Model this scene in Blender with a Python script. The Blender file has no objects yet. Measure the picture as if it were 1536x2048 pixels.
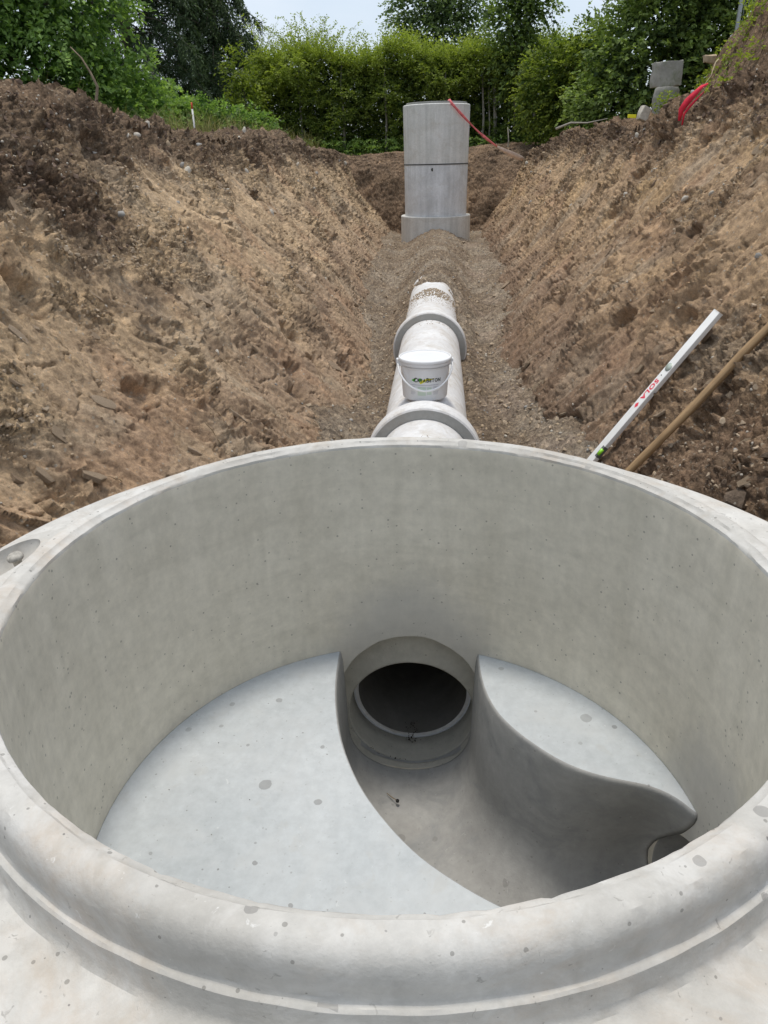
import bpy, bmesh, math, random
import numpy as np
from mathutils import Vector, Matrix, Quaternion

random.seed(7); rng = np.random.default_rng(11)
sc = bpy.context.scene
COL = sc.collection
PI = math.pi

# ------------------------------------------------------------------ camera, world, sun, exposure
cam_d = bpy.data.cameras.new('camera'); cam = bpy.data.objects.new('camera', cam_d); COL.objects.link(cam)
yaw, pitch, roll = math.radians(4.5), math.radians(25.81), math.radians(1.355)
fwd = Vector((-math.sin(yaw)*math.cos(pitch), math.cos(yaw)*math.cos(pitch), -math.sin(pitch)))
rt = Vector((math.cos(yaw), math.sin(yaw), 0)); up = rt.cross(fwd)
q = Quaternion(fwd, roll); rt, up = q @ rt, q @ up
cam.matrix_world = Matrix(((rt.x, up.x, -fwd.x, .066), (rt.y, up.y, -fwd.y, -1.038), (rt.z, up.z, -fwd.z, .6123), (0, 0, 0, 1)))
cam_d.sensor_fit = 'VERTICAL'; cam_d.sensor_height = 36; cam_d.lens = 1465/2048*36
cam_d.clip_start = .02; cam_d.clip_end = 2000
sc.camera = cam
CAMP = np.array([.066, -1.038, .6123])

SUN_EL, SUN_AZ = math.radians(52), math.radians(-62)      # azimuth from +Y towards +X
world = bpy.data.worlds.new('World'); sc.world = world; world.use_nodes = True
wn = world.node_tree; wn.nodes.clear()
o_ = wn.nodes.new('ShaderNodeOutputWorld'); b_ = wn.nodes.new('ShaderNodeBackground'); s_ = wn.nodes.new('ShaderNodeTexSky')
s_.sky_type = 'NISHITA'; s_.sun_disc = False; s_.sun_elevation = SUN_EL; s_.sun_rotation = SUN_AZ
s_.air_density = 1.0; s_.dust_density = 2.5; s_.ozone_density = 1.0
tc = wn.nodes.new('ShaderNodeTexCoord'); mp = wn.nodes.new('ShaderNodeMapping'); mp.inputs['Scale'].default_value = (1, 1, 2.5)
cn = wn.nodes.new('ShaderNodeTexNoise'); cn.inputs['Scale'].default_value = 2.2; cn.inputs['Detail'].default_value = 6; cn.inputs['Roughness'].default_value = .55
cr = wn.nodes.new('ShaderNodeValToRGB'); cr.color_ramp.elements[0].position = .34; cr.color_ramp.elements[0].color = (.35, .35, .35, 1)
cr.color_ramp.elements[1].position = .6; cr.color_ramp.elements[1].color = (1, 1, 1, 1)
mx = wn.nodes.new('ShaderNodeMix'); mx.data_type = 'RGBA'; mx.inputs['B'].default_value = (4.6, 5.1, 5.7, 1)   # thin bright overcast
wn.links.new(tc.outputs['Generated'], mp.inputs['Vector']); wn.links.new(mp.outputs['Vector'], cn.inputs['Vector'])
wn.links.new(cn.outputs['Fac'], cr.inputs['Fac']); wn.links.new(cr.outputs['Color'], mx.inputs['Factor'])
wn.links.new(s_.outputs['Color'], mx.inputs['A']); wn.links.new(mx.outputs['Result'], b_.inputs['Color'])
b_.inputs['Strength'].default_value = .12; wn.links.new(b_.outputs[0], o_.inputs[0])

sun_d = bpy.data.lights.new('sun', 'SUN'); sun_d.energy = 1.5; sun_d.angle = math.radians(10); sun_d.color = (1, .93, .82)
sun = bpy.data.objects.new('sun', sun_d); COL.objects.link(sun)
sd = Vector((math.sin(SUN_AZ)*math.cos(SUN_EL), math.cos(SUN_AZ)*math.cos(SUN_EL), math.sin(SUN_EL)))
SUN_FROM = Vector((-.04, .10, .0)); SUN_FROM.z = 1.0; SUN_FROM.normalize()
sun.rotation_euler = SUN_FROM.to_track_quat('Z', 'Y').to_euler()
s_.sun_elevation = math.asin(SUN_FROM.z); s_.sun_rotation = math.atan2(SUN_FROM.x, SUN_FROM.y)
sc.view_settings.view_transform = 'Standard'; sc.view_settings.look = 'None'; sc.view_settings.exposure = 0.55; sc.view_settings.gamma = 1
sc.view_settings.use_curve_mapping = False
sc.cycles.max_bounces = 8; sc.cycles.diffuse_bounces = 6; sc.cycles.transmission_bounces = 4; sc.cycles.transparent_max_bounces = 6

# ------------------------------------------------------------------ helpers
def props(o, label=None, cat=None, group=None, kind=None):
    if label: o['label'] = label
    if cat: o['category'] = cat
    if group: o['group'] = group
    if kind: o['kind'] = kind
    return o

def empty(name, loc=(0, 0, 0), **k):
    o = bpy.data.objects.new(name, None); COL.objects.link(o); o.location = loc; o.empty_display_size = .1
    return props(o, **k)

def link(name, me, mat=None, parent=None, smooth=True, **k):
    o = bpy.data.objects.new(name, me); COL.objects.link(o)
    if mat is not None and len(me.materials) == 0: me.materials.append(mat)
    if parent is not None: o.parent = parent
    if smooth and len(me.polygons): me.polygons.foreach_set('use_smooth', [True]*len(me.polygons))
    return props(o, **k)

def mesh_np(name, V, Fq, attrs=None, cols=None):
    """V (n,3), Fq (m,k) constant polygon size"""
    me = bpy.data.meshes.new(name); V = np.asarray(V, np.float32); Fq = np.asarray(Fq, np.int32)
    n, (m, k) = len(V), Fq.shape
    me.vertices.add(n); me.vertices.foreach_set('co', V.ravel())
    me.loops.add(m*k); me.loops.foreach_set('vertex_index', Fq.ravel())
    me.polygons.add(m); me.polygons.foreach_set('loop_start', np.arange(0, m*k, k, dtype=np.int32))
    try: me.polygons.foreach_set('loop_total', np.full(m, k, np.int32))
    except Exception: pass
    me.update(calc_edges=True); me.polygons.foreach_set('use_smooth', [False]*m)
    for nm, a in (attrs or {}).items():
        at = me.attributes.new(nm, 'FLOAT', 'POINT'); at.data.foreach_set('value', np.asarray(a, np.float32).ravel())
    for nm, a in (cols or {}).items():
        at = me.attributes.new(nm, 'FLOAT_COLOR', 'POINT'); a = np.asarray(a, np.float32)
        a = np.concatenate([a, np.ones((len(a), 1), np.float32)], 1); at.data.foreach_set('color', a.ravel())
    return me

def grid_faces(nu, nv):
    i = np.arange(nu-1)[:, None]*nv + np.arange(nv-1)[None, :]
    return np.stack([i, i+1, i+nv+1, i+nv], -1).reshape(-1, 4)

def bm_mesh(name, bm):
    me = bpy.data.meshes.new(name); bm.normal_update(); bm.to_mesh(me); bm.free(); return me

def sharp(me, deg=35):
    me.polygons.foreach_set('use_smooth', [True]*len(me.polygons)); me.set_sharp_from_angle(angle=math.radians(deg))

def lathe(prof, n=96, axis='Z', closed=False, jitter=0, cap=False):
    bm = bmesh.new(); rings = []
    for (r, z) in prof:
        ring = []
        for i in range(n):
            a = 2*PI*i/n
            rr = r + (random.uniform(-jitter, jitter) if jitter else 0)
            p = (rr*math.cos(a), rr*math.sin(a), z) if axis == 'Z' else (rr*math.cos(a), z, rr*math.sin(a))
            ring.append(bm.verts.new(p))
        rings.append(ring)
    pairs = list(zip(rings[:-1], rings[1:])) + ([(rings[-1], rings[0])] if closed else [])
    for a, b in pairs:
        for i in range(n): bm.faces.new((a[i], a[(i+1) % n], b[(i+1) % n], b[i]))
    if cap:
        bm.faces.new(rings[0][::-1]); bm.faces.new(rings[-1])
    bmesh.ops.recalc_face_normals(bm, faces=bm.faces)
    return bm

def tube(bm, pts, rads, seg=6, cap=True):
    pts = [Vector(p) for p in pts]; rings = []
    if not hasattr(rads, '__len__'): rads = [rads]*len(pts)
    prev = None
    for i, p in enumerate(pts):
        t = (pts[min(i+1, len(pts)-1)] - pts[max(i-1, 0)]).normalized()
        if prev is None: s = t.orthogonal().normalized()
        else: s = (prev - t*prev.dot(t)).normalized()
        prev = s; u = t.cross(s)
        rings.append([bm.verts.new(p + (s*math.cos(2*PI*k/seg) + u*math.sin(2*PI*k/seg))*rads[i]) for k in range(seg)])
    for a, b in zip(rings[:-1], rings[1:]):
        for k in range(seg): bm.faces.new((a[k], a[(k+1) % seg], b[(k+1) % seg], b[k]))
    if cap: bm.faces.new(rings[0][::-1]); bm.faces.new(rings[-1])
    return bm

def box(bm, x0, x1, y0, y1, z0, z1, bev=0):
    g = bmesh.ops.create_cube(bm, size=1)['verts']
    for v in g: v.co = Vector(((x0+x1)/2 + v.co.x*(x1-x0), (y0+y1)/2 + v.co.y*(y1-y0), (z0+z1)/2 + v.co.z*(z1-z0)))
    if bev:
        es = list({e for v in g for e in v.link_edges})
        bmesh.ops.bevel(bm, geom=es, offset=bev, segments=2, affect='EDGES', profile=.6)
    return bm

# ------------------------------------------------------------------ numpy noise
_perm = np.random.default_rng(5).permutation(1024); _perm = np.concatenate([_perm, _perm])
_ga = np.random.default_rng(6).uniform(0, 2*PI, 1024); _gx, _gy = np.cos(_ga), np.sin(_ga)
def _h(i, j, s=0): return _perm[(_perm[(i + s*37) & 1023] + j) & 1023]
def perlin(x, y, s=0):
    xi = np.floor(x).astype(int); yi = np.floor(y).astype(int); fx, fy = x-xi, y-yi
    u = fx*fx*fx*(fx*(fx*6-15)+10); v = fy*fy*fy*(fy*(fy*6-15)+10)
    def g(dx, dy):
        h = _h(xi+dx, yi+dy, s); return _gx[h]*(fx-dx) + _gy[h]*(fy-dy)
    a = g(0, 0) + u*(g(1, 0)-g(0, 0)); b = g(0, 1) + u*(g(1, 1)-g(0, 1))
    return (a + v*(b-a))*1.5
def fbm(x, y, o=4, s=0, g=.5):
    t = 0; a = 1.; f = 1.
    for k in range(o): t = t + a*perlin(x*f+k*17.3, y*f-k*9.1, s+k); a *= g; f *= 2.03
    return t
def cell(x, y, s=0):
    """F1, F2 distances and a random value for the nearest cell"""
    xi = np.floor(x).astype(int); yi = np.floor(y).astype(int)
    f1 = np.full(x.shape, 9.); f2 = np.full(x.shape, 9.); idv = np.zeros(x.shape)
    for dx in (-1, 0, 1):
        for dy in (-1, 0, 1):
            h = _h(xi+dx, yi+dy, s); h2 = _perm[h+311 & 1023]
            px = xi+dx+.5+.42*_gx[h]; py = yi+dy+.5+.42*_gy[h2]
            d = np.hypot(x-px, y-py); nw = d < f1
            f2 = np.where(nw, f1, np.minimum(f2, d)); idv = np.where(nw, (h*13 % 1024)/1024., idv); f1 = np.where(nw, d, f1)
    return f1, f2, idv
def sm(a, b, x): t = np.clip((x-a)/(b-a), 0, 1); return t*t*(3-2*t)

# ------------------------------------------------------------------ materials
def newmat(name, rough=.9, spec=.3):
    m = bpy.data.materials.new(name); m.use_nodes = True; nt = m.node_tree
    b = nt.nodes['Principled BSDF']; b.inputs['Roughness'].default_value = rough; b.inputs['Specular IOR Level'].default_value = spec
    return m, nt, b
def N(nt, t, **k):
    n = nt.nodes.new(t)
    for a, v in k.items():
        if a.startswith('_'): setattr(n, a[1:], v)
        else: n.inputs[a.replace('_', ' ')].default_value = v
    return n
def ramp(nt, fac, stops):
    r = nt.nodes.new('ShaderNodeValToRGB'); e = r.color_ramp.elements
    while len(e) < len(stops): e.new(.5)
    for i, (p, c) in enumerate(stops):
        e[i].position = p; e[i].color = (*c, 1) if len(c) == 3 else c
    nt.links.new(fac, r.inputs['Fac']); return r.outputs['Color']
def mixc(nt, f, a, b, mode='MIX'):
    m = nt.nodes.new('ShaderNodeMix'); m.data_type = 'RGBA'; m.blend_type = mode
    for s, v in (('Factor', f), ('A', a), ('B', b)):
        if isinstance(v, (int, float)): m.inputs[s].default_value = v
        elif isinstance(v, tuple): m.inputs[s].default_value = (*v, 1)
        else: nt.links.new(v, m.inputs[s])
    return m.outputs['Result']
def math_(nt, op, a, b=None, c=None):
    m = nt.nodes.new('ShaderNodeMath'); m.operation = op
    for i, v in enumerate((a, b, c)):
        if v is None: continue
        if isinstance(v, (int, float)): m.inputs[i].default_value = v
        else: nt.links.new(v, m.inputs[i])
    return m.outputs[0]
def coords(nt, scale=(1, 1, 1), kind='Object'):
    t = nt.nodes.new('ShaderNodeTexCoord'); m = nt.nodes.new('ShaderNodeMapping'); m.inputs['Scale'].default_value = scale
    nt.links.new(t.outputs[kind], m.inputs['Vector']); return m.outputs['Vector']
def noise(nt, vec, scale, detail=4, rough=.55, dist=0):
    n = N(nt, 'ShaderNodeTexNoise', Scale=scale, Detail=detail, Roughness=rough, Distortion=dist); nt.links.new(vec, n.inputs['Vector']); return n.outputs['Fac']
def bump(nt, b, h, strength, dist=.01, prev=None):
    n = N(nt, 'ShaderNodeBump', Strength=strength, Distance=dist); nt.links.new(h, n.inputs['Height'])
    if prev is not None: nt.links.new(prev, n.inputs['Normal'])
    nt.links.new(n.outputs[0], b.inputs['Normal']); return n.outputs[0]

def concrete(name, c0, c1, rust=None, spots=0., streak=False, bev=.004, bs=.25, pores=.35, rough=.85, blotch=None, smear=False):
    m, nt, b = newmat(name, rough, .25)
    v = coords(nt); vs = coords(nt, (6, 6, .35))
    n1 = noise(nt, v, 3.2, 7, .62, .4)
    col = ramp(nt, n1, [(.3, c0), (.7, c1)])
    n2 = noise(nt, v, 38, 5, .7)
    col = mixc(nt, .55, col, ramp(nt, n2, [(.25, (.72, .72, .72)), (.75, (1.12, 1.12, 1.12))]), 'MULTIPLY')
    if streak:
        n3 = noise(nt, vs, 2.2, 4, .6)
        col = mixc(nt, .7, col, ramp(nt, n3, [(.32, (.80, .81, .81)), (.62, (1.05, 1.05, 1.05))]), 'MULTIPLY')
    if smear:
        n6 = noise(nt, coords(nt, (1.2, 1.2, 7)), 2.0, 5, .6, 1.2)
        col = mixc(nt, .38, col, ramp(nt, n6, [(.34, (.84, .84, .83)), (.5, (1, 1, 1)), (.68, (1.10, 1.10, 1.10))]), 'MULTIPLY')
        n7 = noise(nt, coords(nt, (9, 9, .6)), 2.0, 4, .6, .3)
        col = mixc(nt, .5, col, ramp(nt, n7, [(.3, (.86, .86, .85)), (.66, (1.08, 1.08, 1.09))]), 'MULTIPLY')
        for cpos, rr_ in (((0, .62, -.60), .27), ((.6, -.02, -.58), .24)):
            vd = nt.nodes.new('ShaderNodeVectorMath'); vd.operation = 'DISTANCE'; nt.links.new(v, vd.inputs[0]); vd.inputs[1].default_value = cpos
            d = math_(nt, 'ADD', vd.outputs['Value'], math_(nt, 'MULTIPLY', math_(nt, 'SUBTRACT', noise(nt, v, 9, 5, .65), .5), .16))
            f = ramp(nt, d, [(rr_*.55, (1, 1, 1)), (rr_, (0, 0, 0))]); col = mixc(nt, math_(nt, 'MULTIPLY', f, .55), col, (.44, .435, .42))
    if blotch:
        n4 = noise(nt, v, 7.5, 6, .65, .8)
        col = mixc(nt, math_(nt, 'MULTIPLY', ramp(nt, n4, [(.5, (0, 0, 0)), (.72, (1, 1, 1))]), .8), col, blotch)
    if rust:
        n5 = noise(nt, coords(nt, (1, 1, 1.6)), 4.1, 7, .7, .5)
        n5b = noise(nt, v, 30, 4, .7)
        f = math_(nt, 'MULTIPLY', ramp(nt, n5, [(.50, (0, 0, 0)), (.78, (1, 1, 1))]), ramp(nt, n5b, [(.3, (.2, .2, .2)), (.65, (1, 1, 1))]))
        col = mixc(nt, math_(nt, 'MULTIPLY', f, .62), col, rust)
    if spots:
        vv = coords(nt); w = N(nt, 'ShaderNodeTexNoise', Scale=60., Detail=2.); nt.links.new(vv, w.inputs['Vector'])
        wv = nt.nodes.new('ShaderNodeVectorMath'); wv.operation = 'MULTIPLY_ADD'
        nt.links.new(w.outputs['Color'], wv.inputs[0]); wv.inputs[1].default_value = (.006, .006, .006); nt.links.new(vv, wv.inputs[2])
        ge = nt.nodes.new('ShaderNodeNewGeometry'); sx_ = nt.nodes.new('ShaderNodeSeparateXYZ'); nt.links.new(ge.outputs['True Normal'], sx_.inputs[0]); flat_ = math_(nt, 'GREATER_THAN', sx_.outputs[2], .72)
        for sc_, thr, strg in ((7., .42, .26), (12., .45, .3), (30., .25, .5)):
            vo = N(nt, 'ShaderNodeTexVoronoi', Scale=sc_, _voronoi_dimensions='2D'); nt.links.new(wv.outputs[0], vo.inputs['Vector'])
            sp = nt.nodes.new('ShaderNodeSeparateColor'); nt.links.new(vo.outputs['Color'], sp.inputs[0])
            rad = math_(nt, 'MULTIPLY', math_(nt, 'SUBTRACT', sp.outputs[0], 1-thr), .24)
            f = math_(nt, 'MULTIPLY', math_(nt, 'LESS_THAN', vo.outputs['Distance'], rad), flat_)
            f = math_(nt, 'MULTIPLY', f, math_(nt, 'MULTIPLY_ADD', sp.outputs[1], strg, spots*.3))
            col = mixc(nt, f, col, (.16, .155, .15))
    if spots:
        for sc_, a0, a1, cc, am in ((85., .66, .72, (.22, .21, .19), .5), (60., .68, .73, (.86, .86, .84), .45), (14., .62, .70, (.42, .40, .36), .35)):
            f = ramp(nt, noise(nt, coords(nt, (1, 1, 1), 'Object'), sc_, 4, .6, .8), [(a0, (0, 0, 0)), (a1, (1, 1, 1))]); col = mixc(nt, math_(nt, 'MULTIPLY', f, am*(1 if rust else .5)), col, cc)
    # pores
    vp = N(nt, 'ShaderNodeTexVoronoi', Scale=95.); nt.links.new(v, vp.inputs['Vector'])
    spc = nt.nodes.new('ShaderNodeSeparateColor'); nt.links.new(vp.outputs['Color'], spc.inputs[0])
    pr = math_(nt, 'LESS_THAN', vp.outputs['Distance'], math_(nt, 'MULTIPLY', math_(nt, 'SUBTRACT', spc.outputs[0], .8), 1.3))
    col = mixc(nt, math_(nt, 'MULTIPLY', pr, pores), col, (.12, .115, .1))
    nt.links.new(col, b.inputs['Base Color'])
    h = math_(nt, 'ADD', math_(nt, 'MULTIPLY', n2, .5), math_(nt, 'MULTIPLY', noise(nt, v, 170, 3, .6), .25))
    h = math_(nt, 'SUBTRACT', h, math_(nt, 'MULTIPLY', pr, .5))
    bn = nt.nodes.new('ShaderNodeBump'); bn.inputs['Strength'].default_value = bs; bn.inputs['Distance'].default_value = .006
    nt.links.new(h, bn.inputs['Height'])
    if bev:
        bv = nt.nodes.new('ShaderNodeBevel'); bv.samples = 4; bv.inputs['Radius'].default_value = bev; nt.links.new(bv.outputs[0], bn.inputs['Normal'])
    nt.links.new(bn.outputs[0], b.inputs['Normal'])
    return m

M_WALL = concrete('chamber_concrete', (.668, .620, .518), (.738, .692, .588), bev=.003, bs=.10, pores=.5, smear=True)
M_RIM = concrete('rim_concrete', (.48, .462, .425), (.64, .628, .595), rust=(.42, .27, .13), spots=.9, bev=0, bs=.35, pores=.5, blotch=(.72, .71, .685))
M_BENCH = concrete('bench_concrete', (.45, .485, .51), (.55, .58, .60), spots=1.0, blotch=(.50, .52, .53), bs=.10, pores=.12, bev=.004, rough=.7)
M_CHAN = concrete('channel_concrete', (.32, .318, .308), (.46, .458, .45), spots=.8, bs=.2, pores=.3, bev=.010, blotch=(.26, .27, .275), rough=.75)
M_NICHE = concrete('niche_mortar', (.44, .42, .365), (.56, .54, .475), bs=.6, pores=.5, bev=.008)
M_PIPE = concrete('pipe_concrete', (.66, .66, .66), (.78, .78, .78), blotch=(.50, .46, .40), rust=(.36, .27, .18), bev=.003, bs=.3, pores=.15)
M_PIPEIN = concrete('pipe_socket_concrete', (.36, .36, .34), (.46, .46, .44), bs=.3, rust=(.34, .25, .17))
M_PIPESHADE = concrete('pipe_inside_shade', (.14, .13, .11), (.22, .21, .19), bs=.3, bev=0)  # pipe concrete darkened: the shade inside the bores is put into the colour
M_RING = concrete('ring_concrete', (.66, .655, .62), (.78, .77, .74), streak=True, bs=.2, pores=.1, bev=.01, rust=(.42, .36, .28))
M_RING2 = concrete('wet_ring_concrete', (.62, .63, .64), (.86, .88, .90), streak=True, blotch=(.60, .60, .585), bs=.2, pores=.1, bev=.01)
M_BLOCK = concrete('old_concrete', (.28, .27, .24), (.42, .41, .37), blotch=(.16, .18, .1), bs=.8, bev=.01)

def plain(name, c, rough=.5, spec=.4, metal=0, var=.0, scale=20):
    m, nt, b = newmat(name, rough, spec); b.inputs['Metallic'].default_value = metal
    if var:
        n = noise(nt, coords(nt), scale, 5, .6)
        col = ramp(nt, n, [(.3, tuple(x*(1-var) for x in c)), (.7, tuple(min(1, x*(1+var)) for x in c))]); nt.links.new(col, b.inputs['Base Color'])
    else: b.inputs['Base Color'].default_value = (*c, 1)
    return m

# soil: albedo from the 'soil' attribute (real layers), fine grain here
def soil_mat(name, k=1.0):
    m, nt, b = newmat(name, .93, .18)
    at = nt.nodes.new('ShaderNodeAttribute'); at.attribute_name = 'soil'
    v = coords(nt)
    n1 = noise(nt, v, 26, 8, .72, .3); n2 = noise(nt, v, 130, 5, .7)
    col = mixc(nt, 1., at.outputs['Color'], ramp(nt, n1, [(.28, (.55, .53, .50)), (.5, (1, 1, 1)), (.72, (1.5, 1.46, 1.36))]), 'MULTIPLY')
    col = mixc(nt, .8, col, ramp(nt, n2, [(.3, (.7, .69, .67)), (.7, (1.28, 1.28, 1.26))]), 'MULTIPLY')
    wn_ = N(nt, 'ShaderNodeTexNoise', Scale=34., Detail=3.); nt.links.new(v, wn_.inputs['Vector'])
    wv = nt.nodes.new('ShaderNodeVectorMath'); wv.operation = 'MULTIPLY_ADD'; nt.links.new(wn_.outputs['Color'], wv.inputs[0]); wv.inputs[1].default_value = (.035, .035, .035); nt.links.new(v, wv.inputs[2])
    hf = []; fa = nt.nodes.new('ShaderNodeAttribute'); fa.attribute_name = 'frag'
    for sc_, lo, hi in ((30., .80, 1.22), (72., .76, 1.28)):
        vf = N(nt, 'ShaderNodeTexVoronoi', Scale=sc_); vf.feature = 'F1'; nt.links.new(wv.outputs[0], vf.inputs['Vector'])
        sf = nt.nodes.new('ShaderNodeSeparateColor'); nt.links.new(vf.outputs['Color'], sf.inputs[0])
        col = mixc(nt, fa.outputs['Fac'], col, ramp(nt, sf.outputs[0], [(.1, (lo, lo, lo)), (.9, (hi, hi, hi*.98))]), 'MULTIPLY'); hf.append(math_(nt, 'MULTIPLY', math_(nt, 'MULTIPLY', sf.outputs[1], 20./sc_), fa.outputs['Fac']))
    vo = N(nt, 'ShaderNodeTexVoronoi', Scale=55.); nt.links.new(v, vo.inputs['Vector'])
    sp = nt.nodes.new('ShaderNodeSeparateColor'); nt.links.new(vo.outputs['Color'], sp.inputs[0])
    g = math_(nt, 'LESS_THAN', vo.outputs['Distance'], math_(nt, 'MULTIPLY', math_(nt, 'SUBTRACT', sp.outputs[0], .72), 1.5))
    col = mixc(nt, math_(nt, 'MULTIPLY', g, .55), col, mixc(nt, sp.outputs[1], (.30, .26, .20), (.48, .45, .39)))
    nt.links.new(col, b.inputs['Base Color'])
    h = math_(nt, 'ADD', math_(nt, 'MULTIPLY', n1, 1.), math_(nt, 'MULTIPLY', n2, .35))
    h = math_(nt, 'ADD', h, math_(nt, 'MULTIPLY', g, .25))
    mus = noise(nt, v, 62, 6, .75, .6); rg = math_(nt, 'ABSOLUTE', math_(nt, 'SUBTRACT', mus, .5))
    h = math_(nt, 'SUBTRACT', h, math_(nt, 'MULTIPLY', rg, 1.6)); h = math_(nt, 'ADD', h, math_(nt, 'ADD', *hf))
    h = math_(nt, 'MULTIPLY', h, math_(nt, 'MULTIPLY_ADD', fa.outputs['Fac'], .7, .3))
    bump(nt, b, h, .8*k, .022)
    return m
M_SOIL = soil_mat('soil')
M_FLOOR = soil_mat('gravelly_soil', 1.2)
M_CLODT = plain('clod_tan', (.39, .31, .225), .95, .15, var=.3, scale=25)
M_CLODD = plain('clod_dark', (.16, .115, .088), .95, .15, var=.35, scale=25)
M_STONES = [plain('stone_pale', (.50, .46, .39), .8, .3, var=.2, scale=30), plain('stone_grey', (.33, .32, .30), .8, .3, var=.25, scale=30),
            plain('stone_tan', (.40, .31, .21), .85, .3, var=.25, scale=30)]
M_ROOT = plain('root', (.30, .22, .13), .9, .2, var=.3)
M_TWIG = plain('dry_twig', (.22, .17, .12), .9, .2, var=.3)

# ------------------------------------------------------------------ trench banks
def bank(side):
    yl = [-2.6]
    while yl[-1] < 17.9:
        y = yl[-1]; d = math.hypot(y+1.04, 1.6)
        yl.append(y + (max(.0065, .0026*d) if y > .2 else .03))
    Y = np.array(yl)
    if side < 0:
        cy = [-3, 3.3, 4.1, 4.55, 5.06, 5.58, 6.9, 7.7, 10.9, 14.1, 17.9]
        cx = [2.3, 2.31, 2.31, 2.33, 2.33, 2.3, 2.28, 2.25, 2.27, 2.17, 2.03]
        cz = [.95, .95, .96, .975, .96, .92, .90, .87, .88, .76, .62]
        ty = [-3, .9, 1.6, 3.9, 5.7, 8.0, 11, 13.8, 16.8]; tx = [1.05, 1.0, .62, .54, .53, .68, .72, .78, .78]
    else:
        cy = [-3, 2, 5.0, 5.9, 6.1, 6.8, 7.5, 10.1, 13.2, 14.6, 17.3, 18]
        cx = [2.35, 2.35, 2.32, 2.32, 2.24, 2.15, 2.13, 2.18, 2.19, 2.05, 1.86, 1.8]
        cz = [1.15, 1.15, 1.14, 1.12, 1.0, .90, .88, .94, .95, .78, .60, .6]
        ty = [-3, .9, 1.6, 3.7, 4.6, 5.65, 7.9, 10.3, 12.7, 17]; tx = [1.05, 1.0, .78, .68, .62, .60, .68, .74, .78, .8]
    xc = np.interp(Y, cy, cx); zc = np.interp(Y, cy, cz); xt = np.interp(Y, ty, tx)
    NS, NO, NT = 290, 74, 6
    # profile parameter: under-toe, slope, outside
    k1 = np.linspace(0, 1, NS); k2 = np.linspace(0, 1, NO+1)[1:]**1.5; k0 = np.linspace(-.25, 0, NT+1)[:-1]
    X = np.zeros((len(Y), NT+NS+NO)); Z = np.zeros_like(X); U = np.zeros_like(X)
    L = np.hypot(xc-xt, zc+1.1)
    bulge = .10*np.sin(np.clip(k1, 0, 1)*PI)
    X[:, :NT] = xt[:, None] + k0[None]*1.; Z[:, :NT] = -1.1 + k0[None]*.7
    ek = k1[None]; conc = .16*(ek-1)*ek
    X[:, NT:NT+NS] = xt[:, None] + (xc-xt)[:, None]*ek; Z[:, NT:NT+NS] = -1.1 + (zc+1.1)[:, None]*(ek + conc)
    U[:, :NT] = k0[None]*1.2; U[:, NT:NT+NS] = L[:, None]*ek
    out = k2[None]*5.2
    X[:, NT+NS:] = xc[:, None] + out; U[:, NT+NS:] = L[:, None] + out
    if side < 0:
        near = sm(7.0, 5.0, Y)[:, None]
        gz = .74 + .10*sm(9, 6, Y)[:, None] + (-.08*sm(12, 17, Y))[:, None]
        hump = (.03*np.sin(np.clip(out/.9, 0, 1)*PI)) + .10*near*np.exp(-((out-.55)/.4)**2)
        Z[:, NT+NS:] = zc[:, None] + (gz-zc[:, None])*sm(.25, 1.3, out) + hump
    else:
        ter = (sm(5.2, 7.4, Y)*sm(10.6, 9.3, Y))[:, None]
        g = .80 + .25*sm(14, 10, Y)[:, None]
        Z[:, NT+NS:] = zc[:, None] + (g-zc[:, None])*sm(.1, .8, out) + ter*1.05*sm(.75, 1.6, out + .12*np.sin(Y*1.7)[:, None]) + ter*.25*sm(1.4, 4, out)
    V_ = np.broadcast_to(Y[:, None], X.shape)
    # normals of the base profile (in the x-z plane)
    dX = np.gradient(X, axis=1); dZ = np.gradient(Z, axis=1); ln = np.hypot(dX, dZ)+1e-9
    nx, nz = -dZ/ln, dX/ln
    K = np.zeros_like(X); K[:, NT:NT+NS] = k1[None]; K[:, NT+NS:] = 1 + out/2.5
    s0 = 0 if side < 0 else 200
    # ---- relief
    u, v = U, V_
    p = v + .30*u                                  # streaks run a little off the fall line
    wob = .05*perlin(v*2.1, u*2.1, s0+3); p = p + wob
    low = fbm(v*.45, u*.6, 3, s0+9)
    rough = sm(-.15, .35, fbm(v*1.1, u*1.5, 4, s0+20, .6) + (K-.74)*1.2)
    if side > 0:
        rough = np.maximum(rough, sm(3.2, 2.2, v)*sm(.75, .45, K)*.9)
        rough = np.clip(rough*.9, 0, 1)
    smooth = 1-rough
    top = sm(.80, .95, K + .09*perlin(v*1.7, v*0+3, s0+2))   # topsoil band
    if side < 0: top = np.maximum(top, sm(.64, .80, K + .12*perlin(v*1.4, u*1.4, s0+31))*sm(4.3, 3.2, v))
    rough = np.clip(np.maximum(rough, top), 0, 1)
    h = .075*low
    h += (.022 if side < 0 else .034)*fbm(p*7, u*.9, 3, s0+40, .55)*(.45+.55*smooth)*sm(-.02, .18, K)
    st = fbm(p*26, u*2.2, 2, s0+44); h += (.007 if side < 0 else .009)*st*(.5+.5*smooth)*sm(-.02, .15, K)
    # sheared plates: stepped terraces with an abrupt edge
    q1 = fbm(p*1.9, u*1.25, 3, s0+50)*3.6 + u*.9; fr = q1-np.floor(q1)
    plate = sm(.25, .75, fbm(v*1.3, u*1.3, 2, s0+60)+.45)
    h += plate*.046*(fr**2.6)*(.3+.7*(1-top))*sm(.0, .12, K) - .012
    q2 = fbm(p*6.5, u*4.2, 3, s0+70)*2.6 - u*2.2; fr2 = q2-np.floor(q2)
    h += .017*(fr2**3)*(.45+.55*rough)
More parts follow.
